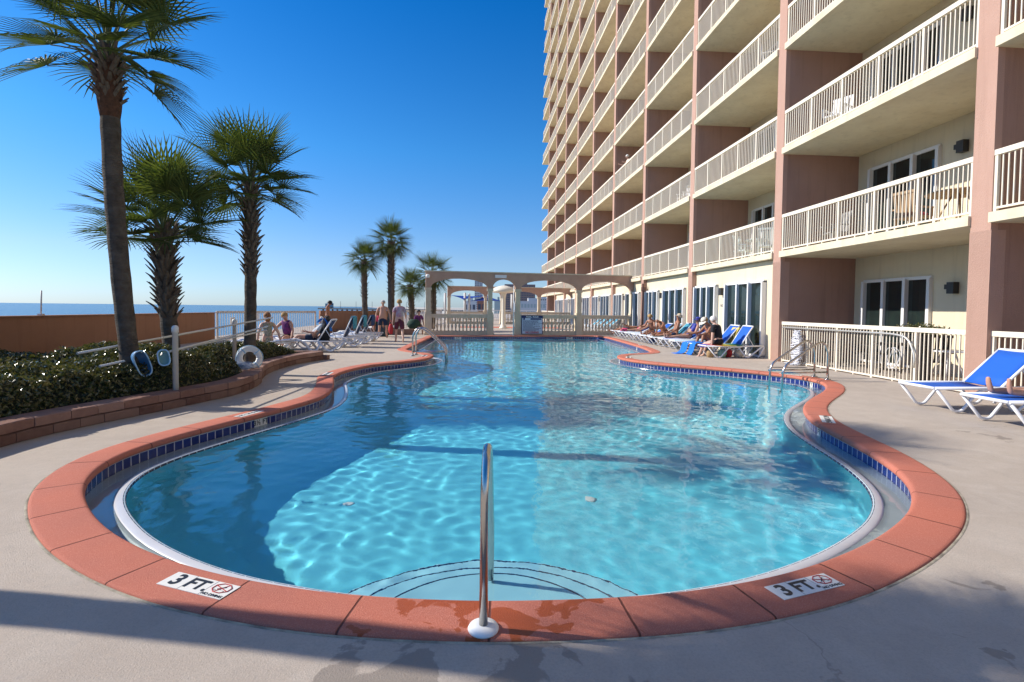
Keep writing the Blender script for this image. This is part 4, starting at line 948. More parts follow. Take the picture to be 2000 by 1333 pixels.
# ------------------------------------------------------------ loungers
M_TOWELT = mat('teal_towel', (.03, .22, .34), .95, noise=(9, .8, (.12, .42, .52)), bump=(120, .6, .004))
M_TOWELB = mat('bright_blue_towel', (.01, .16, .62), .95, bump=(120, .6, .004))
M_TOWELW = mat('pale_towel', (.55, .60, .64), .95, bump=(120, .6, .004))
M_SLINGD = mat('dark_blue_sling', (.012, .05, .16), .8, bump=(300, .3, .002))
M_FRAME = mat('white_resin', (.80, .80, .82), .35, spec=.5)
def lounger_parts(t, back=45, sling=None, arch=False, seat=1.05, bl=.78, w_=.62):
    """foot end at x=0, head end at +x, y centred; seat height .36"""
    sling = sling or M_SLING; a = radians(back); h = .36
    hx, hz = seat+bl*cos(a), h+bl*sin(a)
    for s in (-1, 1):
        y = s*(w_/2); m = MB()
        if not arch:
            m.tube(bendpath([(.02, y, h-.01), (.30, y, .025), (.42, y, .025), (.66, y, h-.05), (.80, y, h-.02), (1.05, y, h-.02)], .07, 5), .021, 8, flat=1)
            m.build('leg', M_FRAME, t); m = MB()
            m.tube(bendpath([(.98, y, h-.03), (1.22, y, .03), (1.3, y, .025), (1.72, y, .36), (1.80, y, .34), (1.6, y, .025)], .06, 5), .021, 8); m.build('leg', M_FRAME, t); m = MB()
            m.tube(bendpath([(0, y, h), (1.1, y, h), (1.75, y, h+.02)], .05, 3), .024, 8); m.build('side_rail', M_FRAME, t)
        else:
            m.tube(bendpath([(.0, y, .06), (.05, y, .22), (.28, y, .43), (.62, y, .34), (.85, y, .05), (1.0, y, .04), (1.15, y, .3)], .12, 6), .04, 8, flat=.8); m.build('leg', M_FRAME, t); m = MB()
            m.tube(bendpath([(1.05, y, .32), (1.35, y, .06), (1.5, y, .05), (1.75, y, .3)], .1, 5), .035, 8, flat=.8); m.build('leg', M_FRAME, t); m = MB()
            m.tube([(.25, y, h), (1.8, y, h-.02)], .035, 8, flat=.7); m.build('side_rail', M_FRAME, t)
        m = MB(); m.tube([(seat, y*.94, h+.01), (hx, y*.94, hz)], .02, 8); m.build('back_rail', M_FRAME, t)
        if back > 12: MB().tube([(seat+bl*.55*cos(a), y*.9, h+bl*.55*sin(a)), (seat+bl*.55*cos(a)+.22, y*.9, h-.01)], .012, 6).build('strut', M_FRAME, t)
    MB().tube([(0, -w_/2, h), (0, w_/2, h)], .022, 8).build('cross_rail', M_FRAME, t); MB().tube([(hx, -w_*.47, hz), (hx, w_*.47, hz)], .024, 8).build('cross_rail', M_FRAME, t)
    m = MB(); P = [(0.01, h+.018), (.3, h+.004), (.7, h), (seat-.02, h+.008)]; n = len(P); ww = w_/2-.005
    m.add([(x, y, z-.018*(1-abs(y/ww))) for x, z in P for y in (-ww, -ww/2, 0, ww/2, ww)], [(i*5+j, i*5+j+1, (i+1)*5+j+1, (i+1)*5+j) for i in range(n-1) for j in range(4)], True)
    o = m.build('seat', sling, t); mo = o.modifiers.new('t', 'SOLIDIFY'); mo.thickness = .012
    m = MB(); P = [(seat+.01+q*cos(a), h+.012+q*sin(a)) for q in np.linspace(0, bl, 5)]; ww = w_/2-.03
    m.add([(x+.02*sin(a)*(1-abs(y/ww)), y, z-.018*cos(a)*(1-abs(y/ww))) for x, z in P for y in (-ww, -ww/2, 0, ww/2, ww)], [(i*5+j, i*5+j+1, (i+1)*5+j+1, (i+1)*5+j) for i in range(4) for j in range(4)], True)
    o = m.build('backrest', sling, t); mo = o.modifiers.new('t', 'SOLIDIFY'); mo.thickness = .012
    return t
def lounger(x, y, label, rz=0, **k):
    arch = k.get('arch', False)
    t = thing('sun_lounger', label, 'sun lounger', (x, y, 0), rz, 'white resin loungers on the sea side' if arch else 'blue sling loungers before the hotel'); return lounger_parts(t, **k)
lounger(6.6, 7.2, 'empty blue lounger at the right edge, farther of the two in front', back=42)
lounger(6.52, 6.1, 'blue lounger at the right edge with a pair of bare feet on it', back=30)
lounger(6.98, 15.3, 'lounger with the rainbow towel and raised blue back', back=58, bl=.72)
lounger(7.0, 16.35, 'lounger of the woman in the white visor', back=50)
RLs = [(17.6, 15, 'empty lounger just left of the bright blue towels'), (18.75, 28, 'lounger under the woman in the blue swimsuit'), (19.9, 45, 'lounger of the man in the straw hat'), (21.0, 40, 'lounger of the bald tanned man'),
       (22.1, 38, 'lounger of the woman in the black bikini'), (23.2, 20, 'lounger left of the woman in the black bikini'), (24.4, 25, 'lounger with the pink towel'), (25.6, 8, 'lounger of the person lying flat near the arcade')]
for y, b, lb in RLs: lounger(6.93, y, lb, back=b, sling=M_TOWELT if int(y) % 2 else M_SLING)
for i, (y, x) in enumerate(((30.3, 6.9), (31.6, 6.9), (33.0, 6.9), (34.3, 6.9))): lounger(x, y, ['first', 'second', 'third', 'fourth'][i]+' lounger behind the right balustrade of the arcade', back=40, sling=M_TOWELT)
LL = [(-5.95, 16.6, 58, 'white lounger with the person under the blue towel'), (-5.7, 18.6, 66, 'white lounger with curved arms, teal towel on its back'), (-5.7, 20.3, 66, 'white lounger second behind the planter, teal towel on its raised back'), (-5.75, 21.9, 64, 'white lounger before the woman in the pink cap')]
for i, (x, y, b, lb) in enumerate(LL): lounger(x, y, lb, back=b, sling=M_SLINGD, arch=True)
lounger(-7.3, 15.6, 'white lounger of the woman in the strap dress', back=5, sling=M_SLINGD, arch=True, rz=.15)
lounger(-7.1, 17.5, 'white lounger of the woman in the purple top', back=5, sling=M_SLINGD, arch=True, rz=.1)
lounger(-4.0, 27.9, 'white lounger behind the far planter edge', back=40, sling=M_TOWELW, arch=True, rz=pi)
def drape(name, label, cat, P, w_, m, loc, rz=0, amp=.02, seed=1, grp=None, th=.012):
    """cloth sheet hung along the profile P (x, z), width w_ in y"""
    rr = random.Random(seed); n = len(P); k = 14; mb = MB(); ph = rr.random()*6
    L_ = [0]
    for i in range(1, n): L_.append(L_[-1]+math.dist(P[i], P[i-1]))
    N_ = 18; vs = []
    for i in range(N_+1):
        s = L_[-1]*i/N_; x = float(np.interp(s, L_, [p[0] for p in P])); z = float(np.interp(s, L_, [p[1] for p in P])); f = i/N_
        for j in range(k+1):
            y = (j/k-.5)*w_*(1-.12*sin(f*3+ph)); q = amp*(sin(y*28+ph+f*2)+.6*sin(y*51+ph*2-f*3))*(.25+.75*abs(f-.4)*1.6)
            vs.append((x+q, y+.03*sin(f*5+ph), z+q*.3))
    mb.add(vs, [(i*(k+1)+j, i*(k+1)+j+1, (i+1)*(k+1)+j+1, (i+1)*(k+1)+j) for i in range(N_) for j in range(k)], True)
    o = mb.build(name, m, None, loc); o.rotation_euler.z = rz; s_ = o.modifiers.new('t', 'SOLIDIFY'); s_.thickness = th; return tag(o, label, cat, grp)
def backtowel(x, y, b, lb, m, i=0, seat=1.05, bl=.78):
    a = radians(b); h = .36; tx, tz = seat+bl*cos(a), h+bl*sin(a)
    P = [(seat+.12*cos(a)-.03, h+.12*sin(a)+.05), (tx-.03, tz+.03), (tx+.02, tz+.05), (tx+.06, tz-.02), (tx+.03, tz-.42)]
    return drape('towel', lb, 'towel', P, .58, m, (x, y, 0), 0, .018, i, 'towels over the lounger backs')
for i, (x, y, b, lb) in enumerate(LL[1:4]): backtowel(x, y, b, ['teal towel over the nearest raised lounger back on the sea side', 'teal towel over the middle raised lounger back on the sea side', 'dark blue towel over the lounger back before the pink cap'][i], [M_TOWELT, M_TOWELT, M_SLINGD][i], i+3)
drape('towel', 'bright blue towel hanging off the lounger foot, left one of two', 'towel', [(.42, .42), (.05, .40), (-.03, .36), (-.08, .1), (-.2, .02), (-.4, .012)], .42, M_TOWELB, (6.98, 16.55, 0), 0, .022, 5)
drape('towel', 'bright blue towel hanging off the lounger foot, right one of two', 'towel', [(.3, .42), (.02, .41), (-.03, .36), (-.05, .15), (-.12, .01)], .36, M_TOWELB, (7.0, 16.05, 0), 0, .025, 9)
def m_rainbow():
    m = mat('rainbow_towel', (.5, .4, .1), .95); p = N(m)['Principled BSDF']; tc = N(m)['Texture Coordinate']; s = node(m, 'ShaderNodeSeparateXYZ'); r = node(m, 'ShaderNodeValToRGB'); r.color_ramp.interpolation = 'CONSTANT'
    link(m, tc.outputs['Generated'], s.inputs[0]); link(m, s.outputs[0], r.inputs[0]); link(m, r.outputs[0], p.inputs['Base Color'])
    for i, (ps, c) in enumerate([(0, (.05, .06, .35)), (.12, (.5, .02, .06)), (.25, (.75, .2, .03)), (.42, (.8, .55, .05)), (.62, (.6, .6, .12)), (.8, (.02, .18, .10))]):
        e = r.color_ramp.elements[i] if i < 2 else r.color_ramp.elements.new(ps); e.position = ps; e.color = (*c, 1)
    return m
drape('towel', 'rainbow striped towel spread on the lounger of the man in black', 'towel', [(-.02, .32), (.0, .40), (.5, .385), (1.02, .39), (1.1, .42)], .66, m_rainbow(), (6.98, 15.3, 0), 0, .008, 7)
drape('towel', 'yellow towel over a lounger back behind the man in black', 'towel', [(0, .35), (.12, .75), (.18, .9), (.24, .85)], .5, mat('yellow_towel', (.75, .58, .12), .95), (8.3, 16.2, 0), 0, .02, 2)
# bags and small things lying about
def bag(name, label, cat, loc, dim, m, rz=0, strap=True, seed=0):
    rr = random.Random(seed); t = thing(name, label, cat, loc, rz); me = MB(); n = 10; k = 14; vs = []
    for i in range(n+1):
        f = i/n; zz = dim[2]*f; r_ = (sin(pi*min(1, .12+f*.8)))**.5
        for j in range(k):
            a = 2*pi*j/k; q = 1+.08*sin(a*3+f*5+seed)+.05*rr.uniform(-1, 1); vs.append((dim[0]/2*cos(a)*r_*q, dim[1]/2*sin(a)*r_*q, zz))
    me.add(vs, [(i*k+j, i*k+(j+1) % k, (i+1)*k+(j+1) % k, (i+1)*k+j) for i in range(n) for j in range(k)]+[tuple(reversed(range(k))), tuple(n*k+j for j in range(k))], True); me.build('body', m, t)
    if strap: MB().tube([(dim[0]*.25*cos(a)*1.0, 0, dim[2]*.9+dim[2]*.45*sin(a)) for a in np.linspace(0, pi, 12)], .009, 5).build('strap', m, t)
    return t
M_BLACKC = mat('black_cloth', (.012, .012, .016), .9); M_REDC = mat('red_cloth', (.50, .03, .035), .8); M_PINKC = mat('pink_cloth', (.65, .07, .16), .8); M_OFFW = mat('offwhite_cloth', (.68, .62, .52), .9)
bag('rucksack', 'black rucksack hanging at the lounger back beside the blue towel', 'bag', (-4.72, 16.45, .28), (.3, .28, .62), M_BLACKC, seed=1)
bag('beach_bag', 'off-white round bag lying on the deck before the big man', 'bag', (-4.35, 21.6, 0), (.38, .34, .30), M_OFFW, seed=2)
bag('beach_bag', 'pale bundle lying between the cap man and the loungers', 'bag', (-6.1, 23.9, 0), (.55, .4, .34), M_OFFW, seed=3, strap=False)
bag('shopping_bag', 'red bag under the lounger of the man in black', 'bag', (7.85, 15.4, 0), (.26, .22, .24), M_REDC, seed=4)
bag('shopping_bag', 'pale green bag under the rainbow towel', 'bag', (7.55, 15.2, 0), (.28, .22, .26), mat('pale_green_cloth', (.25, .4, .32), .9), seed=5)
bag('shopping_bag', 'white bag under the raised blue back', 'bag', (8.15, 15.35, 0), (.3, .24, .22), M_OFFW, seed=6)
bag('shopping_bag', 'brown patterned bag under the foot of the rainbow towel', 'bag', (7.2, 15.25, 0), (.24, .2, .22), mat('tan_cloth', (.4, .26, .13), .9), seed=7)
bag('cooler_bag', 'teal bag behind the bright blue towels', 'bag', (7.55, 16.3, 0), (.42, .3, .3), M_TOWELT, seed=8)
bag('beach_bag', 'big dark bag on the far planter edge behind the standing men', 'bag', (-3.3, 27.6, .3), (.7, .5, .5), mat('dark_green_cloth', (.02, .05, .035), .9), seed=9, strap=False)
bag('beach_bag', 'dark rounded bag heaped behind the teal towels', 'bag', (-4.5, 25.2, .0), (.8, .5, .95), mat('slate_cloth', (.04, .06, .08), .9), seed=10, strap=False)
bag('beach_bag', 'small pink cloth bundle on a lounger before the arcade', 'bag', (7.2, 24.4, .36), (.4, .35, .18), M_PINKC, seed=11, strap=False)
bag('beach_bag', 'navy bag under the loungers near the tanned man', 'bag', (7.4, 21.0, 0), (.34, .28, .26), M_SLINGD, seed=12)
bag('beach_bag', 'white cloth bag under the empty lounger', 'bag', (7.6, 18.8, 0), (.36, .28, .24), M_OFFW, seed=13)
# ------------------------------------------------------------ people
SKIN = mat('skin', (.52, .28, .19), .55, spec=.4, Subsurface_Weight=.05); SKIN2 = mat('tanned_skin', (.36, .16, .09), .5, spec=.45); SKIN3 = mat('pale_skin', (.60, .37, .28), .55)
HBL = mat('blonde_hair', (.42, .25, .09), .7, bump=(80, .8, .01)); HBR = mat('red_brown_hair', (.28, .12, .045), .7, bump=(80, .8, .01)); HGR = mat('grey_hair', (.45, .42, .38), .7, bump=(80, .8, .01)); HDK = mat('dark_hair', (.03, .02, .015), .6, bump=(80, .8, .01)); HWH = mat('white_hair', (.72, .70, .66), .7)
def skin_mesh(name, J, E, root, m, parent, sub=1):
    ids = {k: i for i, k in enumerate(J)}; me = bpy.data.meshes.new(name)
    me.from_pydata([tuple(J[k][:3]) for k in J], [(ids[a], ids[b]) for a, b in E], []); o = bpy.data.objects.new(name, me); COL.objects.link(o)
    o.modifiers.new('s', 'SKIN'); sv = me.skin_vertices[0].data
    for k, i in ids.items():
        r_ = J[k][3]; sv[i].radius = (r_, J[k][4] if len(J[k]) > 4 else r_); sv[i].use_root = (k == root)
    mo = o.modifiers.new('b', 'SUBSURF'); mo.levels = sub; mo.render_levels = sub
    dg = bpy.context.evaluated_depsgraph_get(); n = bpy.data.meshes.new_from_object(o.evaluated_get(dg)); bpy.data.objects.remove(o)
    n.materials.clear(); n.materials.append(m); n.polygons.foreach_set('use_smooth', [True]*len(n.polygons)); n.name = name
    o = bpy.data.objects.new(name, n); COL.objects.link(o); o.parent = parent; return o
def person(label, loc, rz, pelvis, lean=0, thigh=((0, 0), (0, 0)), spread=.05, arms=((10, 12, 15), (10, 12, 15)), head=0, skin=None, hair=None, hat=None, top=None, bottom=None, shorts_l=.55, fem=False, fat=1, H=1.0, sidelean=0, extra=None, topcol=None, headyaw=0, long_hair=False, straps=None):
    """local frame: facing +Y, z up; angles in degrees. thigh = (hip flexion, knee bend) left/right; arms = (forward pitch, abduction, elbow)"""
    skin = skin or SKIN; t = thing('person', label, 'person', loc, rz); J = {}; E = []
    la = radians(lean); sp = Vector((sin(radians(sidelean)), sin(la), cos(la))).normalized(); fw = Vector((0, cos(la), -sin(la)))
    P = Vector((0, 0, pelvis)); belly = P+sp*.17*H; chest = P+sp*.36*H; sh = P+sp*.47*H; neck = P+sp*.535*H
    hp = la+radians(head); hd = Vector((0, sin(hp), cos(hp))); hf = Vector((sin(radians(headyaw)), cos(hp)*cos(radians(headyaw)), -sin(hp))).normalized(); hc = neck+hd*.15*H+hf*.015
    J['pel'] = (*P, .125*fat*H, .10*fat*H); J['bel'] = (*(belly+fw*.02*fat), (.118 if not fem else .105)*fat**1.5*H, .10*fat**1.5*H); J['che'] = (*chest, .135*fat**.6*H, .105*fat*H); J['sho'] = (*sh, .09*H, .075*H); J['nek'] = (*neck, .052*H); J['jaw'] = (*(hc-hd*.055+hf*.022), .062*H); J['hed'] = (*(hc+hd*.01), .086*H, .09*H); J['top'] = (*(hc+hd*.085), .058*H)
    E += [('pel', 'bel'), ('bel', 'che'), ('che', 'sho'), ('sho', 'nek'), ('nek', 'jaw'), ('jaw', 'hed'), ('hed', 'top')]
    J['nos'] = (*(hc+hf*.108*H-hd*.01), .012*H); E.append(('hed', 'nos'))
    ends = {}
    for i, s in enumerate((-1, 1)):
        k = 'LR'[i]; R_ = Vector((s, 0, 0)); swd = (.175 if not fem else .155)*H*fat**.3
        S_ = sh+R_*swd-sp*.02; ap, ab, el = [radians(v) for v in arms[i]]; b0 = la
        def dirn(p): return (Vector((0, sin(p), -cos(p)))*cos(ab)+R_*sin(ab)).normalized()
        d1 = dirn(ap); d2 = (Vector((0, sin(ap+el), -cos(ap+el)))*cos(ab*.5)+R_*sin(ab)*.35).normalized()
        El = S_+d1*.285*H; Wr = El+d2*.25*H; Pa = Wr+d2*.07*H
        J[k+'s'] = (*S_, .062*H); J[k+'a'] = (*(S_+d1*.12*H), .052*H*fat**.4); J[k+'e'] = (*El, .040*H); J[k+'f'] = (*(El+d2*.08*H), .040*H); J[k+'w'] = (*Wr, .026*H); J[k+'p'] = (*Pa, .034*H, .018*H)
        E += [('sho', k+'s'), (k+'s', k+'a'), (k+'a', k+'e'), (k+'e', k+'f'), (k+'f', k+'w'), (k+'w', k+'p')]
        cr = d2.cross(R_).normalized() if abs(d2.dot(R_)) < .9 else Vector((0, 0, 1)); ac = cr
        for q in range(4):
            off = ac*(.026*(q-1.5)); ln = (.062, .07, .066, .052)[q]*H; f0 = Pa+d2*.035+off; J[f'{k}{q}a'] = (*f0, .0095*H); J[f'{k}{q}b'] = (*(f0+d2*ln*.6-R_*.008), .0085*H); J[f'{k}{q}c'] = (*(f0+d2*ln-R_*.02), .0075*H); E += [(k+'p', f'{k}{q}a'), (f'{k}{q}a', f'{k}{q}b'), (f'{k}{q}b', f'{k}{q}c')]
        th0 = Wr+d2*.03+ac*.04; J[k+'t'] = (*th0, .011*H); J[k+'u'] = (*(th0+d2*.05+ac*.015), .009*H); E += [(k+'w', k+'t'), (k+'t', k+'u')]
        ha, kb = [radians(v) for v in thigh[i]]; Hp = P+R_*.088*H*fat**.5-Vector((0, 0, .04*H)); sa = spread*s
        d3 = Vector((sa, sin(ha), -cos(ha))).normalized(); Kn = Hp+d3*.43*H; d4 = Vector((sa*.6, sin(ha-kb), -cos(ha-kb))).normalized(); An = Kn+d4*.42*H; fd_ = Vector((sa, cos(ha-kb), sin(ha-kb))).normalized()
        if abs(ha-kb) < .5: fd_ = Vector((s*.2, 1, -.15)).normalized()
        J[k+'h'] = (*Hp, .092*H*fat**.5); J[k+'m'] = (*(Hp+d3*.2*H), .080*H*fat**.4); J[k+'k'] = (*Kn, .054*H); J[k+'c'] = (*(Kn+d4*.13*H), .056*H); J[k+'n'] = (*An, .034*H); J[k+'o'] = (*(An+fd_*.10*H+d4*.035*H), .034*H, .026*H); J[k+'q'] = (*(An+fd_*.19*H+d4*.045*H), .026*H, .016*H)
        E += [('pel', k+'h'), (k+'h', k+'m'), (k+'m', k+'k'), (k+'k', k+'c'), (k+'c', k+'n'), (k+'n', k+'o'), (k+'o', k+'q')]
        ends[k] = dict(S=S_, E=El, W=Wr, Pa=Pa, Hp=Hp, Kn=Kn, An=An, d1=d1, d3=d3, d4=d4)
    skin_mesh('body', J, E, 'pel', skin, t, 2)
    g = MB(); gm = MB()
    for s in (-1, 1):
        rt = hd.cross(hf)*s; e = hc+hf*.083*H+rt*.032*H+hd*.015; g.lathe([(.001, -.006), (.008, 0), (.001, .006)], e, 6)
        gm.lathe([(.004, -.028), (.014, 0), (.006, .028)], hc+rt*.088*H, 7)
    g.build('eyes', M_BLACKC, t); gm.build('ears', skin, t)
    MB().bar(hc+hf*.088*H-hd*.05-hd.cross(hf)*.022, hc+hf*.088*H-hd*.05+hd.cross(hf)*.022, .012, .008).build('mouth', MATS['lip_colour'], t)
    def cap(c, r0, m, name, squash=1.0, back=0, down=0):
        mb = MB(); n = 12; k = 16; vs = []
        for i in range(n+1):
            ph = (pi/2)*(1.35+down)*i/n
            for j in range(k):
                a = 2*pi*j/k; d_ = hd*cos(ph)*squash+(hf*cos(a)+hd.cross(hf)*sin(a))*sin(ph)
                if name == 'hair' and cos(a) > .35 and ph > 1.25: d_ = d_*.8
                vs.append(c+d_*r0*(1+(.05*random.uniform(-1, 1) if name == 'hair' else 0)))
        mb.add(vs, [(i*k+j, i*k+(j+1) % k, (i+1)*k+(j+1) % k, (i+1)*k+j) for i in range(n) for j in range(k)], True); return mb.build(name, m, t)
    if hair:
        cap(hc+hd*.02-hf*.018, .108*H, hair, 'hair')
        if long_hair: skin_mesh('hair', {'a': (*(hc+hd*.02-hf*.03), .10*H), 'b': (*(hc-hd*.07-hf*.05), .105*H), 'c': (*(hc-hd*.19-hf*.05), .075*H)}, [('a', 'b'), ('b', 'c')], 'a', hair, t, 1)
    if hat:
        hm, kind = hat; o = cap(hc+hd*.035, .112*H, hm, 'cap', .95, down=-.55)
        if kind != 'none':
            mb = MB(); k = 20; full = kind == 'brim'; vs = []
            for j in range(k):
                a = 2*pi*j/k if full else radians(-75)+radians(150)*j/(k-1)
                d_ = hf*cos(a)+hd.cross(hf)*sin(a); r2 = .19 if full else .105+.085*max(0, cos(a))**.7
                c = hc+hd*.04; vs += [c+d_*.10*H, c+d_*r2*H-hd*(.02 if full else .03), c+d_*r2*H-hd*(.026 if full else .036), c+d_*.10*H-hd*.008]
            kk = k if full else k-1
            mb.add(vs, [(4*j+q, 4*j+(q+1) % 4, 4*((j+1) % k)+(q+1) % 4, 4*((j+1) % k)+q) for j in range(kk) for q in range(4)]); mb.build('cap_brim', hm, t)
    if bottom:
        B = {'pel': (*(P+sp*.03), .138*fat*H, .118*fat*H), 'bb': (*(P+sp*.10), .128*fat*H, .112*fat*H)}; EE = [('bb', 'pel')]
        for k in 'LR':
            e = ends[k]; B[k+'h'] = (*e['Hp'], .102*H*fat**.5); EE.append(('pel', k+'h'))
            if shorts_l > .15: B[k+'m'] = (*(e['Hp']+e['d3']*shorts_l*.43*H), .098*H*fat**.4); EE.append((k+'h', k+'m'))
        skin_mesh('shorts' if shorts_l > .2 else 'swim_bottom', B, EE, 'pel', bottom, t, 1)
    if top:
        tm, kind = top
        if kind in ('shirt', 'tank'):
            B = {'a': (*(P+sp*.04), .140*fat*H, .12*fat*H), 'b': (*(belly+fw*.02), .132*fat**1.5*H, .118*fat**1.5*H), 'c': (*chest, .150*fat**.6*H, .122*fat*H), 'd': (*(sh+sp*.01), .095*H, .085*H)}; EE = [('a', 'b'), ('b', 'c'), ('c', 'd')]
            for k in 'LR':
                e = ends[k]; B[k+'s'] = (*e['S'], .072*H); EE.append(('d', k+'s'))
                if kind == 'shirt': B[k+'a'] = (*(e['S']+e['d1']*.2*H), .070*H); EE.append((k+'s', k+'a'))
            skin_mesh('shirt', B, EE, 'a', tm, t, 2)
        else:
            B = {'a': (*(chest-sp*.02+fw*.015), .145*fat**.6*H, .118*fat*H), 'b': (*(chest+sp*.045+fw*.015), .142*fat**.6*H, .112*fat*H)}; EE = [('a', 'b')]
            if kind == 'suit': B = {'z': (*(P+sp*.02), .14*fat*H, .115*fat*H), 'y': (*belly, .122*fat**1.5*H, .106*fat**1.5*H), **B}; EE = [('z', 'y'), ('y', 'a'), ('a', 'b')]
            skin_mesh('swim_top', B, EE, 'a', tm, t, 1)
            mb = MB()
            for s in (-1, 1):
                mb.tube([chest+Vector((s*.07, 0, 0))+fw*.12*H, sh+Vector((s*.085, 0, 0))+sp*.055*H, chest+Vector((-s*.03 if kind == 'suit' else s*.06, 0, 0))-fw*.115*H-sp*.02, chest+Vector((-s*.10 if kind == 'suit' else s*.06, 0, 0))-fw*.11*H-sp*.1], .008, 5)
            mb.build('shoulder_strap', tm, t)
    t['_e'] = 0; del t['_e']
    return t, ends
mat('lip_colour', (.30, .09, .07), .6)
M_NAVYC = mat('navy_shorts', (.012, .025, .06), .85); M_GREYC = mat('grey_red_shirt', (.42, .43, .50), .9, noise=(6, .9, (.45, .12, .16))); M_MAROON = mat('maroon_shorts', (.12, .02, .04), .85); M_OLIVE = mat('olive_shorts', (.17, .18, .11), .85)
M_PURP = mat('purple_top', (.22, .03, .16), .85, noise=(14, .8, (.03, .03, .10))); M_DRESS = mat('grey_print_dress', (.16, .17, .14), .85, noise=(30, .9, (.5, .5, .42))); M_GREEN = mat('green_panel', (.05, .42, .07), .8); M_STRAW = mat('straw_hat', (.62, .48, .32), .8); M_ROYAL = mat('royal_blue_swim', (.02, .03, .28), .6)
def W(deg): return radians(deg)
# sea side
t, e = person('shirtless man in a black cap looking down by the far wall', (-7.25, 25.6, 0), W(-90), .93, lean=4, thigh=((4, 4), (-6, 6)), arms=((-6, 8, 12), (2, 6, 14)), head=24, skin=SKIN2, hat=(M_BLACKC, 'peak'), hair=HDK, bottom=M_BLACKC, shorts_l=.95)
skin_mesh('shorts', {'a': (*(e['R']['Hp']+Vector((.015, 0, -.30))), .092), 'b': (*(e['R']['Hp']+Vector((.015, 0, -.40))), .094)}, [('a', 'b')], 'a', M_GREEN, t, 1)
person('woman with curly red-brown hair and open-backed dress, seen from behind', (-6.12, 15.55, 0), W(38), .46, lean=3, thigh=((88, 80), (80, 75)), arms=((-14, 24, 6), (-18, 26, 4)), head=6, skin=SKIN3, hair=HBR, long_hair=True, top=(M_DRESS, 'suit'), bottom=M_DRESS, shorts_l=.6, fem=True, H=.98, fat=1.04)
person('blonde woman in a purple top leaning on her stretched arm', (-6.15, 17.3, 0), W(165), .46, lean=14, thigh=((90, 85), (70, 70)), arms=((10, 22, 20), (24, 40, 8)), head=14, headyaw=-30, skin=SKIN, hair=HBL, top=(M_PURP, 'tank'), bottom=M_BLACKC, fem=True, fat=1.14)
t, e = person('person reclining with a blue towel over the head on the white lounger', (-5.15, 16.6, 0), W(90), .50, lean=-44, thigh=((96, 50), (84, 22)), arms=((38, 14, 60), (20, 12, 30)), head=20, skin=SKIN, hair=HDK, bottom=M_NAVYC, top=(M_TOWELW, 'shirt'))
drape('towel', 'blue towel laid over the head of the reclining person', 'towel', [(-.10, .98), (.0, 1.10), (.14, 1.12), (.25, 1.0), (.3, .7)], .34, M_TOWELB, (-4.9, 16.6, -.05), 0, .012, 4)
person('person in a pink cap bending far forward over a lounger', (-4.78, 25.1, 0), W(195), .90, lean=84, thigh=((8, 6), (2, 8)), arms=((35, 12, 20), (22, 14, 24)), head=10, skin=SKIN2, hat=(M_PINKC, 'peak'), bottom=M_OLIVE, shorts_l=.7, fem=True, top=(M_PINKC, 'tank'))
person('big-bellied bearded man in navy shorts facing the pool', (-4.32, 24.2, 0), W(186), .93, lean=-3, thigh=((3, 4), (4, 6)), spread=.12, arms=((4, 22, 18), (6, 20, 16)), head=4, skin=SKIN, hair=HGR, bottom=M_NAVYC, shorts_l=.8, fat=1.32, H=1.02)
t, e = person('man in grey and red shirt walking away with a red bag', (-3.15, 21.4, 0), W(12), .93, lean=2, thigh=((18, 10), (-14, 22)), arms=((-4, 12, 10), (10, 14, 60)), head=4, skin=SKIN3, hair=HBL, top=(M_GREYC, 'shirt'), bottom=M_MAROON, shorts_l=.95, fat=1.12, H=1.03)
bag('swim_bag', 'red bag carried low by the man walking away', 'bag', (-3.5, 21.42, .32), (.2, .18, .42), M_REDC, seed=21)
person('person in a mauve shirt seated far back beside the arcade column', (-3.1, 27.9, 0), W(200), .5, lean=10, thigh=((85, 80), (80, 80)), skin=SKIN, hair=HDK, top=(M_PURP, 'shirt'), bottom=M_NAVYC)
# hotel side
person('white-haired man in a black shirt sitting on the rainbow towel, back turned', (7.45, 15.2, 0), W(38), .50, lean=14, thigh=((82, 60), (88, 70)), arms=((-4, 14, 6), (0, 16, 20)), head=12, headyaw=20, skin=SKIN3, hair=HWH, top=(M_BLACKC, 'shirt'), bottom=M_BLACKC, fat=1.18)
person('woman in a white visor sitting with raised knees on the lounger', (7.75, 16.35, 0), W(98), .48, lean=16, thigh=((128, 112), (116, 98)), arms=((40, 12, 40), (44, 12, 36)), head=26, skin=SKIN2, hat=(M_OFFW, 'peak'), hair=HBL, top=(M_PURP, 'bikini'), bottom=M_BLACKC, shorts_l=.1, fem=True)
person('woman in a royal blue swimsuit with blue cap lying back', (8.0, 18.75, 0), W(90), .50, lean=-40, thigh=((92, 10), (88, 4)), arms=((30, 14, 60), (26, 14, 50)), head=34, skin=SKIN, hat=(M_ROYAL, 'peak'), hair=HDK, top=(M_ROYAL, 'suit'), bottom=M_ROYAL, shorts_l=.1, fem=True)
person('man in a straw hat sitting upright among the loungers', (7.95, 19.9, 0), W(80), .50, lean=-10, thigh=((90, 12), (88, 8)), arms=((20, 14, 40), (16, 14, 50)), head=-6, skin=SKIN2, hat=(M_STRAW, 'brim'), hair=HGR, bottom=M_NAVYC, fat=1.08)
person('bald tanned man bent forward on his lounger', (7.95, 21.0, 0), W(112), .50, lean=34, thigh=((92, 30), (88, 20)), arms=((48, 14, 40), (-8, 20, 10)), head=32, skin=SKIN2, bottom=M_BLACKC, fat=1.12)
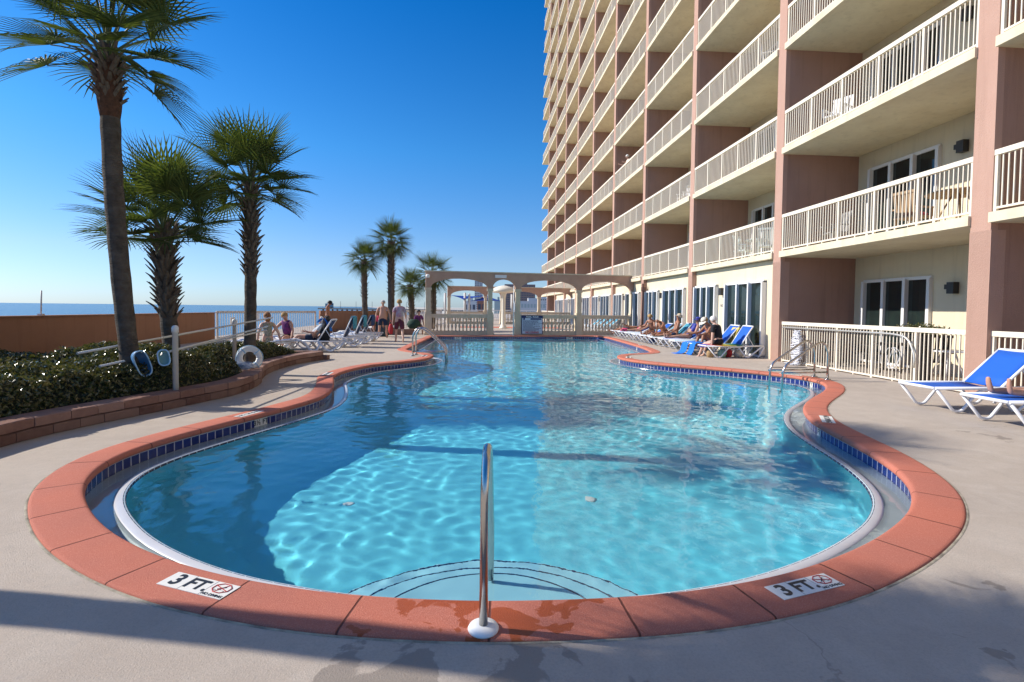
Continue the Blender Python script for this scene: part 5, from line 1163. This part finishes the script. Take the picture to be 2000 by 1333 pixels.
person('woman with sunglasses in a black bikini sitting up', (7.75, 22.1, 0), W(140), .50, lean=16, thigh=((92, 14), (86, 6)), arms=((30, 14, 60), (34, 14, 60)), head=20, skin=SKIN2, hair=HBL, top=(M_BLACKC, 'bikini'), bottom=M_BLACKC, shorts_l=.1, fem=True, fat=1.05)
person('person lying flat on the farthest lounger before the balustrade', (7.7, 25.6, 0), W(90), .48, lean=-84, thigh=((92, 36), (90, 20)), arms=((92, 12, 10), (100, 10, 10)), head=0, skin=SKIN2, hair=HDK, bottom=M_NAVYC)
person('person lying on the lounger with the pink towel', (7.9, 24.4, 0), W(90), .48, lean=-66, thigh=((92, 8), (90, 2)), arms=((60, 12, 10), (50, 10, 10)), head=10, skin=SKIN, hair=HDK, top=(M_PINKC, 'bikini'), bottom=M_PINKC, shorts_l=.1, fem=True)
person('person lying on the front blue lounger, only the feet inside the picture', (7.62, 6.12, 0), W(90), .47, lean=-55, thigh=((92, 2), (90, 0)), arms=((60, 12, 10), (50, 10, 10)), head=10, skin=SKIN, hair=HDK, bottom=M_NAVYC)
person('person looking over a railing high up on a middle floor of the hotel', (9.1, 30.4, H1+HS*2+SLT), W(100), .93, lean=10, arms=((30, 12, 70), (30, 12, 70)), head=12, skin=SKIN3, hair=HWH, top=(M_OFFW, 'tank'), bottom=M_OFFW)

# ------------------------------------------------------------ patio and balcony furniture
def chair(label, loc, rz, m, h=.42, grp=None, pad=None):
    t = thing('garden_chair', label, 'chair', loc, rz, grp)
    q = MB(); q.box((0, 0, h), (.5, .48, .04))
    q.build('seat', m, t); q = MB()
    for i in range(5): q.box(((i-2)*.1, .24, h+.28), (.07, .025, .52), tilt=Matrix.Rotation(-.15, 3, 'X'))
    q.box((0, .29, h+.54), (.5, .03, .06)); q.build('backrest', m, t)
    for x in (-.23, .23):
        for y in (-.2, .2): MB().box((x, y, h/2-.01), (.04, .04, h-.02)).build('leg', m, t)
        q = MB(); q.box((x*1.12, 0, h+.2), (.06, .5, .03)); q.box((x*1.12, -.2, h+.1), (.04, .04, .2)); q.build('armrest', m, t)
    if pad:
        q = MB(); q.lathe([(.20, 0), (.26, .02), (.27, .06), (.2, .1), (.02, .11)], (0, 0, h+.02), 4); q.build('cushion', pad, t)
    return t
def table(label, loc, m, r=.45, h=.7, top=None):
    t = thing('round_table', label, 'table', loc); MB().lathe([(r, 0), (r+.01, .015), (r, .03)], (0, 0, h), 24).build('tabletop', top or m, t)
    for k in range(4):
        a = k*pi/2+.7; MB().tube([(.1*cos(a), .1*sin(a), h), (r*.8*cos(a), r*.8*sin(a), 0)], .018, 6).build('leg', m, t)
    return t
chair('white chair at the right end of the patio behind the fence', (9.75, 9.0, 0), W(70), M_FRAME)
chair('dark chair on the patio left of the white one', (9.7, 10.2, 0), W(150), M_DARK)
chair('dark chair on the patio before the sliding door', (9.9, 12.2, 0), W(20), M_DARK)
chair('dark chair on the patio beside the terracotta wall', (9.7, 13.3, 0), W(-120), M_DARK)
table('dark round table on the patio behind the fence', (9.8, 11.2, 0), M_DARK)
table('white round table at the right end of the patio', (9.6, 9.75, 0), M_FRAME, r=.38, h=.66)
z2 = H1+SLT
chair('pink-cushioned wicker chair on the first balcony above the patio', (9.75, 10.9, z2), W(100), mat('wicker', (.36, .24, .14), .8), pad=M_PINKC)
table('light wooden round table on the balcony above the patio', (9.7, 9.75, z2), MATS['wicker'], r=.55)
chair('wicker chair at the right end of the balcony above the patio', (9.75, 8.95, z2), W(60), MATS['wicker'], pad=M_PINKC)
chair('grey chair on the balcony above the patio, nearest the terracotta wall', (9.7, 13.3, z2), W(-100), M_GREY)
M_AQW = mat('aqua_white_plastic', (.62, .74, .74), .4)
chair('pale plastic chair on the second bay balcony, left one of the pair', (9.5, 17.7, z2), W(30), M_AQW); chair('pale plastic chair on the second bay balcony, right one of the pair', (9.5, 16.3, z2), W(150), M_AQW); table('pale plastic table between two pale chairs on a balcony', (9.6, 17.0, z2), M_AQW, r=.4)
chair('white chair behind the rail two floors above the patio', (9.3, 12.8, z2+HS), W(-60), M_FRAME); chair('dark chair in the top right corner balcony', (9.8, 8.9, z2+HS), W(100), M_DARK)
chair('white chair on the third balcony up in the second bay', (9.3, 16.0, z2+HS*2), W(60), M_FRAME); table('pale table on a balcony of the third bay', (9.4, 21.6, z2+HS), M_FRAME, r=.4); chair('white chair behind the rail of the third bay', (9.3, 22.6, z2+HS), W(-80), M_FRAME)
hp_ = thing('potted_plant', 'small green plant standing behind the patio fence rail', 'plant', (9.15, 9.9, 0)); MB().lathe([(.12, 0), (.17, .05), (.2, .5), (.18, .95), (.2, 1.0)], n=16).build('pot', M_DARK, hp_)
rr = np.random.RandomState(4); k = 900; c = rr.randn(k, 3)*[.11, .26, .05]+[0, 0, 1.1]; s = rr.randn(k, 3); s /= np.linalg.norm(s, axis=1)[:, None]; u = np.cross(s, rr.randn(k, 3)); u /= np.linalg.norm(u, axis=1)[:, None]
V = np.stack([c-s*.035, c+u*.015, c+s*.035, c-u*.015], 1).reshape(-1, 3); I = np.arange(k)*4; grid_mesh('leaves', V, np.c_[I, I+1, I+2, I+3], M_HL, False, hp_)
# telescopic pole on hooks along the fence, with its bent end and line
tag(MB().tube(bendpath([(8.69, 13.95, .99), (8.69, 10.1, 1.0), (8.69, 9.72, .95), (8.69, 9.55, .6), (8.69, 9.56, .35)], .3, 8), .019, 8).build('rescue_hook', M_ALU), 'long rescue pole with curved end hung along the patio fence', 'pole')
m = MB()
for j in range(3):
    pts = [(8.66+.02*sin(a*3+j), 10.0+.12*cos(a+j)+.05*j, .5+.22*sin(a*1.0+j)) for a in np.linspace(0, 5.5, 40)]; m.tube(pts, .005, 5)
tag(m.build('loose_line', M_WFR), 'thin looped line dangling from the rescue pole', 'rope')
# white coiled netting/hose bundle on the fence
rr = random.Random(2); m = MB(); pts = []
for i in range(420):
    f = i/420; a = i*.9; zz = .02+.9*f+.03*rr.uniform(-1, 1); ww = .18*sin(pi*(.12+.8*f))+.04; pts.append((8.6+.05*sin(a*1.3), 13.15+ww*cos(a), zz))
m.tube(pts, .0085, 5); pts = [(8.35+.25*rr.random(), 13.15+.35*rr.uniform(-1, 1), .02+.03*rr.random()) for i in range(30)]; m.tube(pts, .007, 5)
tag(m.build('rope_bundle', mat('white_rope', (.74, .74, .78), .8)), 'bundle of white rope hung on the patio fence', 'rope')
# door letters
wl_ = thing('wall_lettering', 'small blue letters on the cream wall between two glass doors', 'lettering', (8.815, 17.85, 1.62), -pi/2)
text('N', .13, MATS['navy_paint'], (-.06, 0, 0), RX, wl_, name='letter'); text('C', .13, MATS['navy_paint'], (.06, 0, 0), RX, wl_, name='letter')

# ------------------------------------------------------------ depth markers
M_MARK = mat('marker_white', (.78, .76, .70), .5, noise=(30, .3, (.66, .64, .58))); M_INK = mat('marker_ink', (.015, .018, .025), .5)
def marker(corners, kind, label, z=.0145):
    tl, tr, br, bl_ = [Vector((*p, 0)) for p in corners]; c = (tl+tr+br+bl_)/4; ax = ((tr-tl)+(br-bl_)).normalized(); w_ = ((tr-tl).length+(br-bl_).length)/2; h = ((tl-bl_).length+(tr-br).length)/2
    t = thing('depth_marker', label, 'depth marker', (c.x, c.y, z), atan2(ax.y, ax.x), 'depth markers set in the coping')
    MB().box((0, 0, .0015), (w_, h, .003)).build('tile', M_MARK, t)
    if kind == 'big':
        for x in (-w_/6, w_/6): MB().box((x, 0, .0033), (.003, h, .0008)).build('joint', M_GREY, t)
        text('3', h*1.02, M_INK, (-w_/3, 0, .0035), None, t, bold=.0035); text('FT.', h*.92, M_INK, (0, 0, .0035), None, t, bold=.003)
        q = MB(); r_ = h*.34; cy = h*.12
        pts = [(w_/3+r_*1.25*cos(a), cy+r_*.95*sin(a), .0042) for a in np.linspace(pi/8, 2*pi+pi/8, 9)]; q.tube(pts, .0028, 5); q.bar(pts[1], pts[5], .004, .002); q.bar(pts[3], pts[7], .004, .002); q.build('no_diving_sign', M_RED, t)
        q = MB(); q.tube([(w_/3-.018, cy-.012, .0045), (w_/3+.0, cy+.002, .0045), (w_/3+.016, cy+.014, .0045)], .0025, 5)
        for k in range(3): q.box((w_/3-.03+k*.028, cy-.018+(k % 2)*.006, .0042), (.014, .002, .001))
        q.build('diver', M_INK, t); text('NO DIVING', h*.20, M_INK, (w_/3, -h*.38, .0035), None, t, bold=.0003)
    else:
        text(kind, h*.62, M_INK, (0, 0, .0035), None, t, bold=.0015)
def GP(x, y, z=0):
    d = AF+AR*((x-1000)/1000)+AU*((666.5-SHIFT-y)/1000); t = (z-CAMH)/d.z; return (d.x*t, d.y*t)
marker([GP(350, 1123), GP(469, 1152.7), GP(430, 1178), GP(305, 1147)], 'big', 'large 3 ft. no diving marker at the near left of the coping')
marker([GP(1491.5, 1153), GP(1608, 1126), GP(1650, 1148.8), GP(1532.8, 1178.5)], 'big', 'large 3 ft. no diving marker at the near right of the coping')
for cs, lb in (([(-3.10, 6.78), (-2.97, 7.17), (-2.86, 7.13), (-2.99, 6.74)], 'small no diving marker above the 3½ ft tile on the left coping'), ([(-3.20, 10.85), (-3.22, 11.3), (-3.06, 11.3), (-3.05, 10.85)], 'small marker on the left coping where it bulges toward the planter'),
               ([(-1.60, 15.0), (-1.56, 15.4), (-1.42, 15.4), (-1.44, 15.0)], 'small marker beside the left pair of handrails'), ([(4.56, 15.25), (4.42, 14.8), (4.56, 14.77), (4.7, 15.2)], 'small marker at the tip of the right coping peninsula'),
               ([(4.74, 6.72), (4.50, 6.30), (4.62, 6.22), (4.86, 6.62)], 'small no diving marker on the right coping at its inward bend'), ([(6.62, 20.5), (6.56, 20.0), (6.68, 20.0), (6.74, 20.5)], 'small marker on the far right coping'), ([(6.95, 11.25), (7.2, 10.85), (7.3, 10.93), (7.05, 11.33)], 'small marker on the coping by the right handrails')):
    marker(cs, 'NO DIVING', lb)
# upright tiles in the waterline band
def nearest(x, y):
    i = int(np.argmin(((CUR-np.array([x, y]))**2).sum(1))); return i
def wtile(x, y, txt, label, w_=.22):
    i = nearest(x, y); n = Vector((-NRM[i][0], -NRM[i][1], 0)); p = Vector((*CUR[i], 0))-n*.022
    t = thing('waterline_marker', label, 'depth marker', (p.x+n.x*.004, p.y+n.y*.004, -.108), atan2(n.y, n.x)+pi/2, 'depth tiles in the waterline band')
    MB().box((0, 0, 0), (w_, .006, .10)).build('tile', M_MARK, t); text(txt, .092, M_INK, (0, -.0042, 0), RX, t, bold=.002)
wtile(-2.80, 7.0, '3½ FT', '3½ ft tile in the left waterline band'); wtile(-2.90, 10.9, '5 FT', '5 ft tile in the left band below the bulge'); wtile(6.75, 10.1+.3, 'FT', 'white tile in the band behind the right handrails', .12)
wtile(4.42, 6.3, 'FT', 'white tile in the band at the right inward bend', .12); wtile(4.32, 15.1, '5', 'white tile at the tip of the right peninsula', .11); wtile(6.4, 20.1, '5', 'white tile in the far right band', .11)
wtile(-.9, 26.3, '5 FT', 'white tile in the far band below the left balustrade', .34); wtile(5.0, 26.9, '5 FT', 'white tile in the far band below the right balustrade', .34)
# skimmer / floor grate on the right deck, wet puddle is in the deck material
tag(MB().box((8.0, 12.6, .004), (1.0, .12, .008)).build('deck_drain', M_DARK), 'thin dark drain slot in the deck right of the pool', 'drain')
tag(MB().tube([(1.93, 26.5, .0), (1.95, 26.5, 2.6)], .022, 8).build('thin_pole', M_WFR), 'thin white pole at the far pool edge by the narrow arch', 'pole')
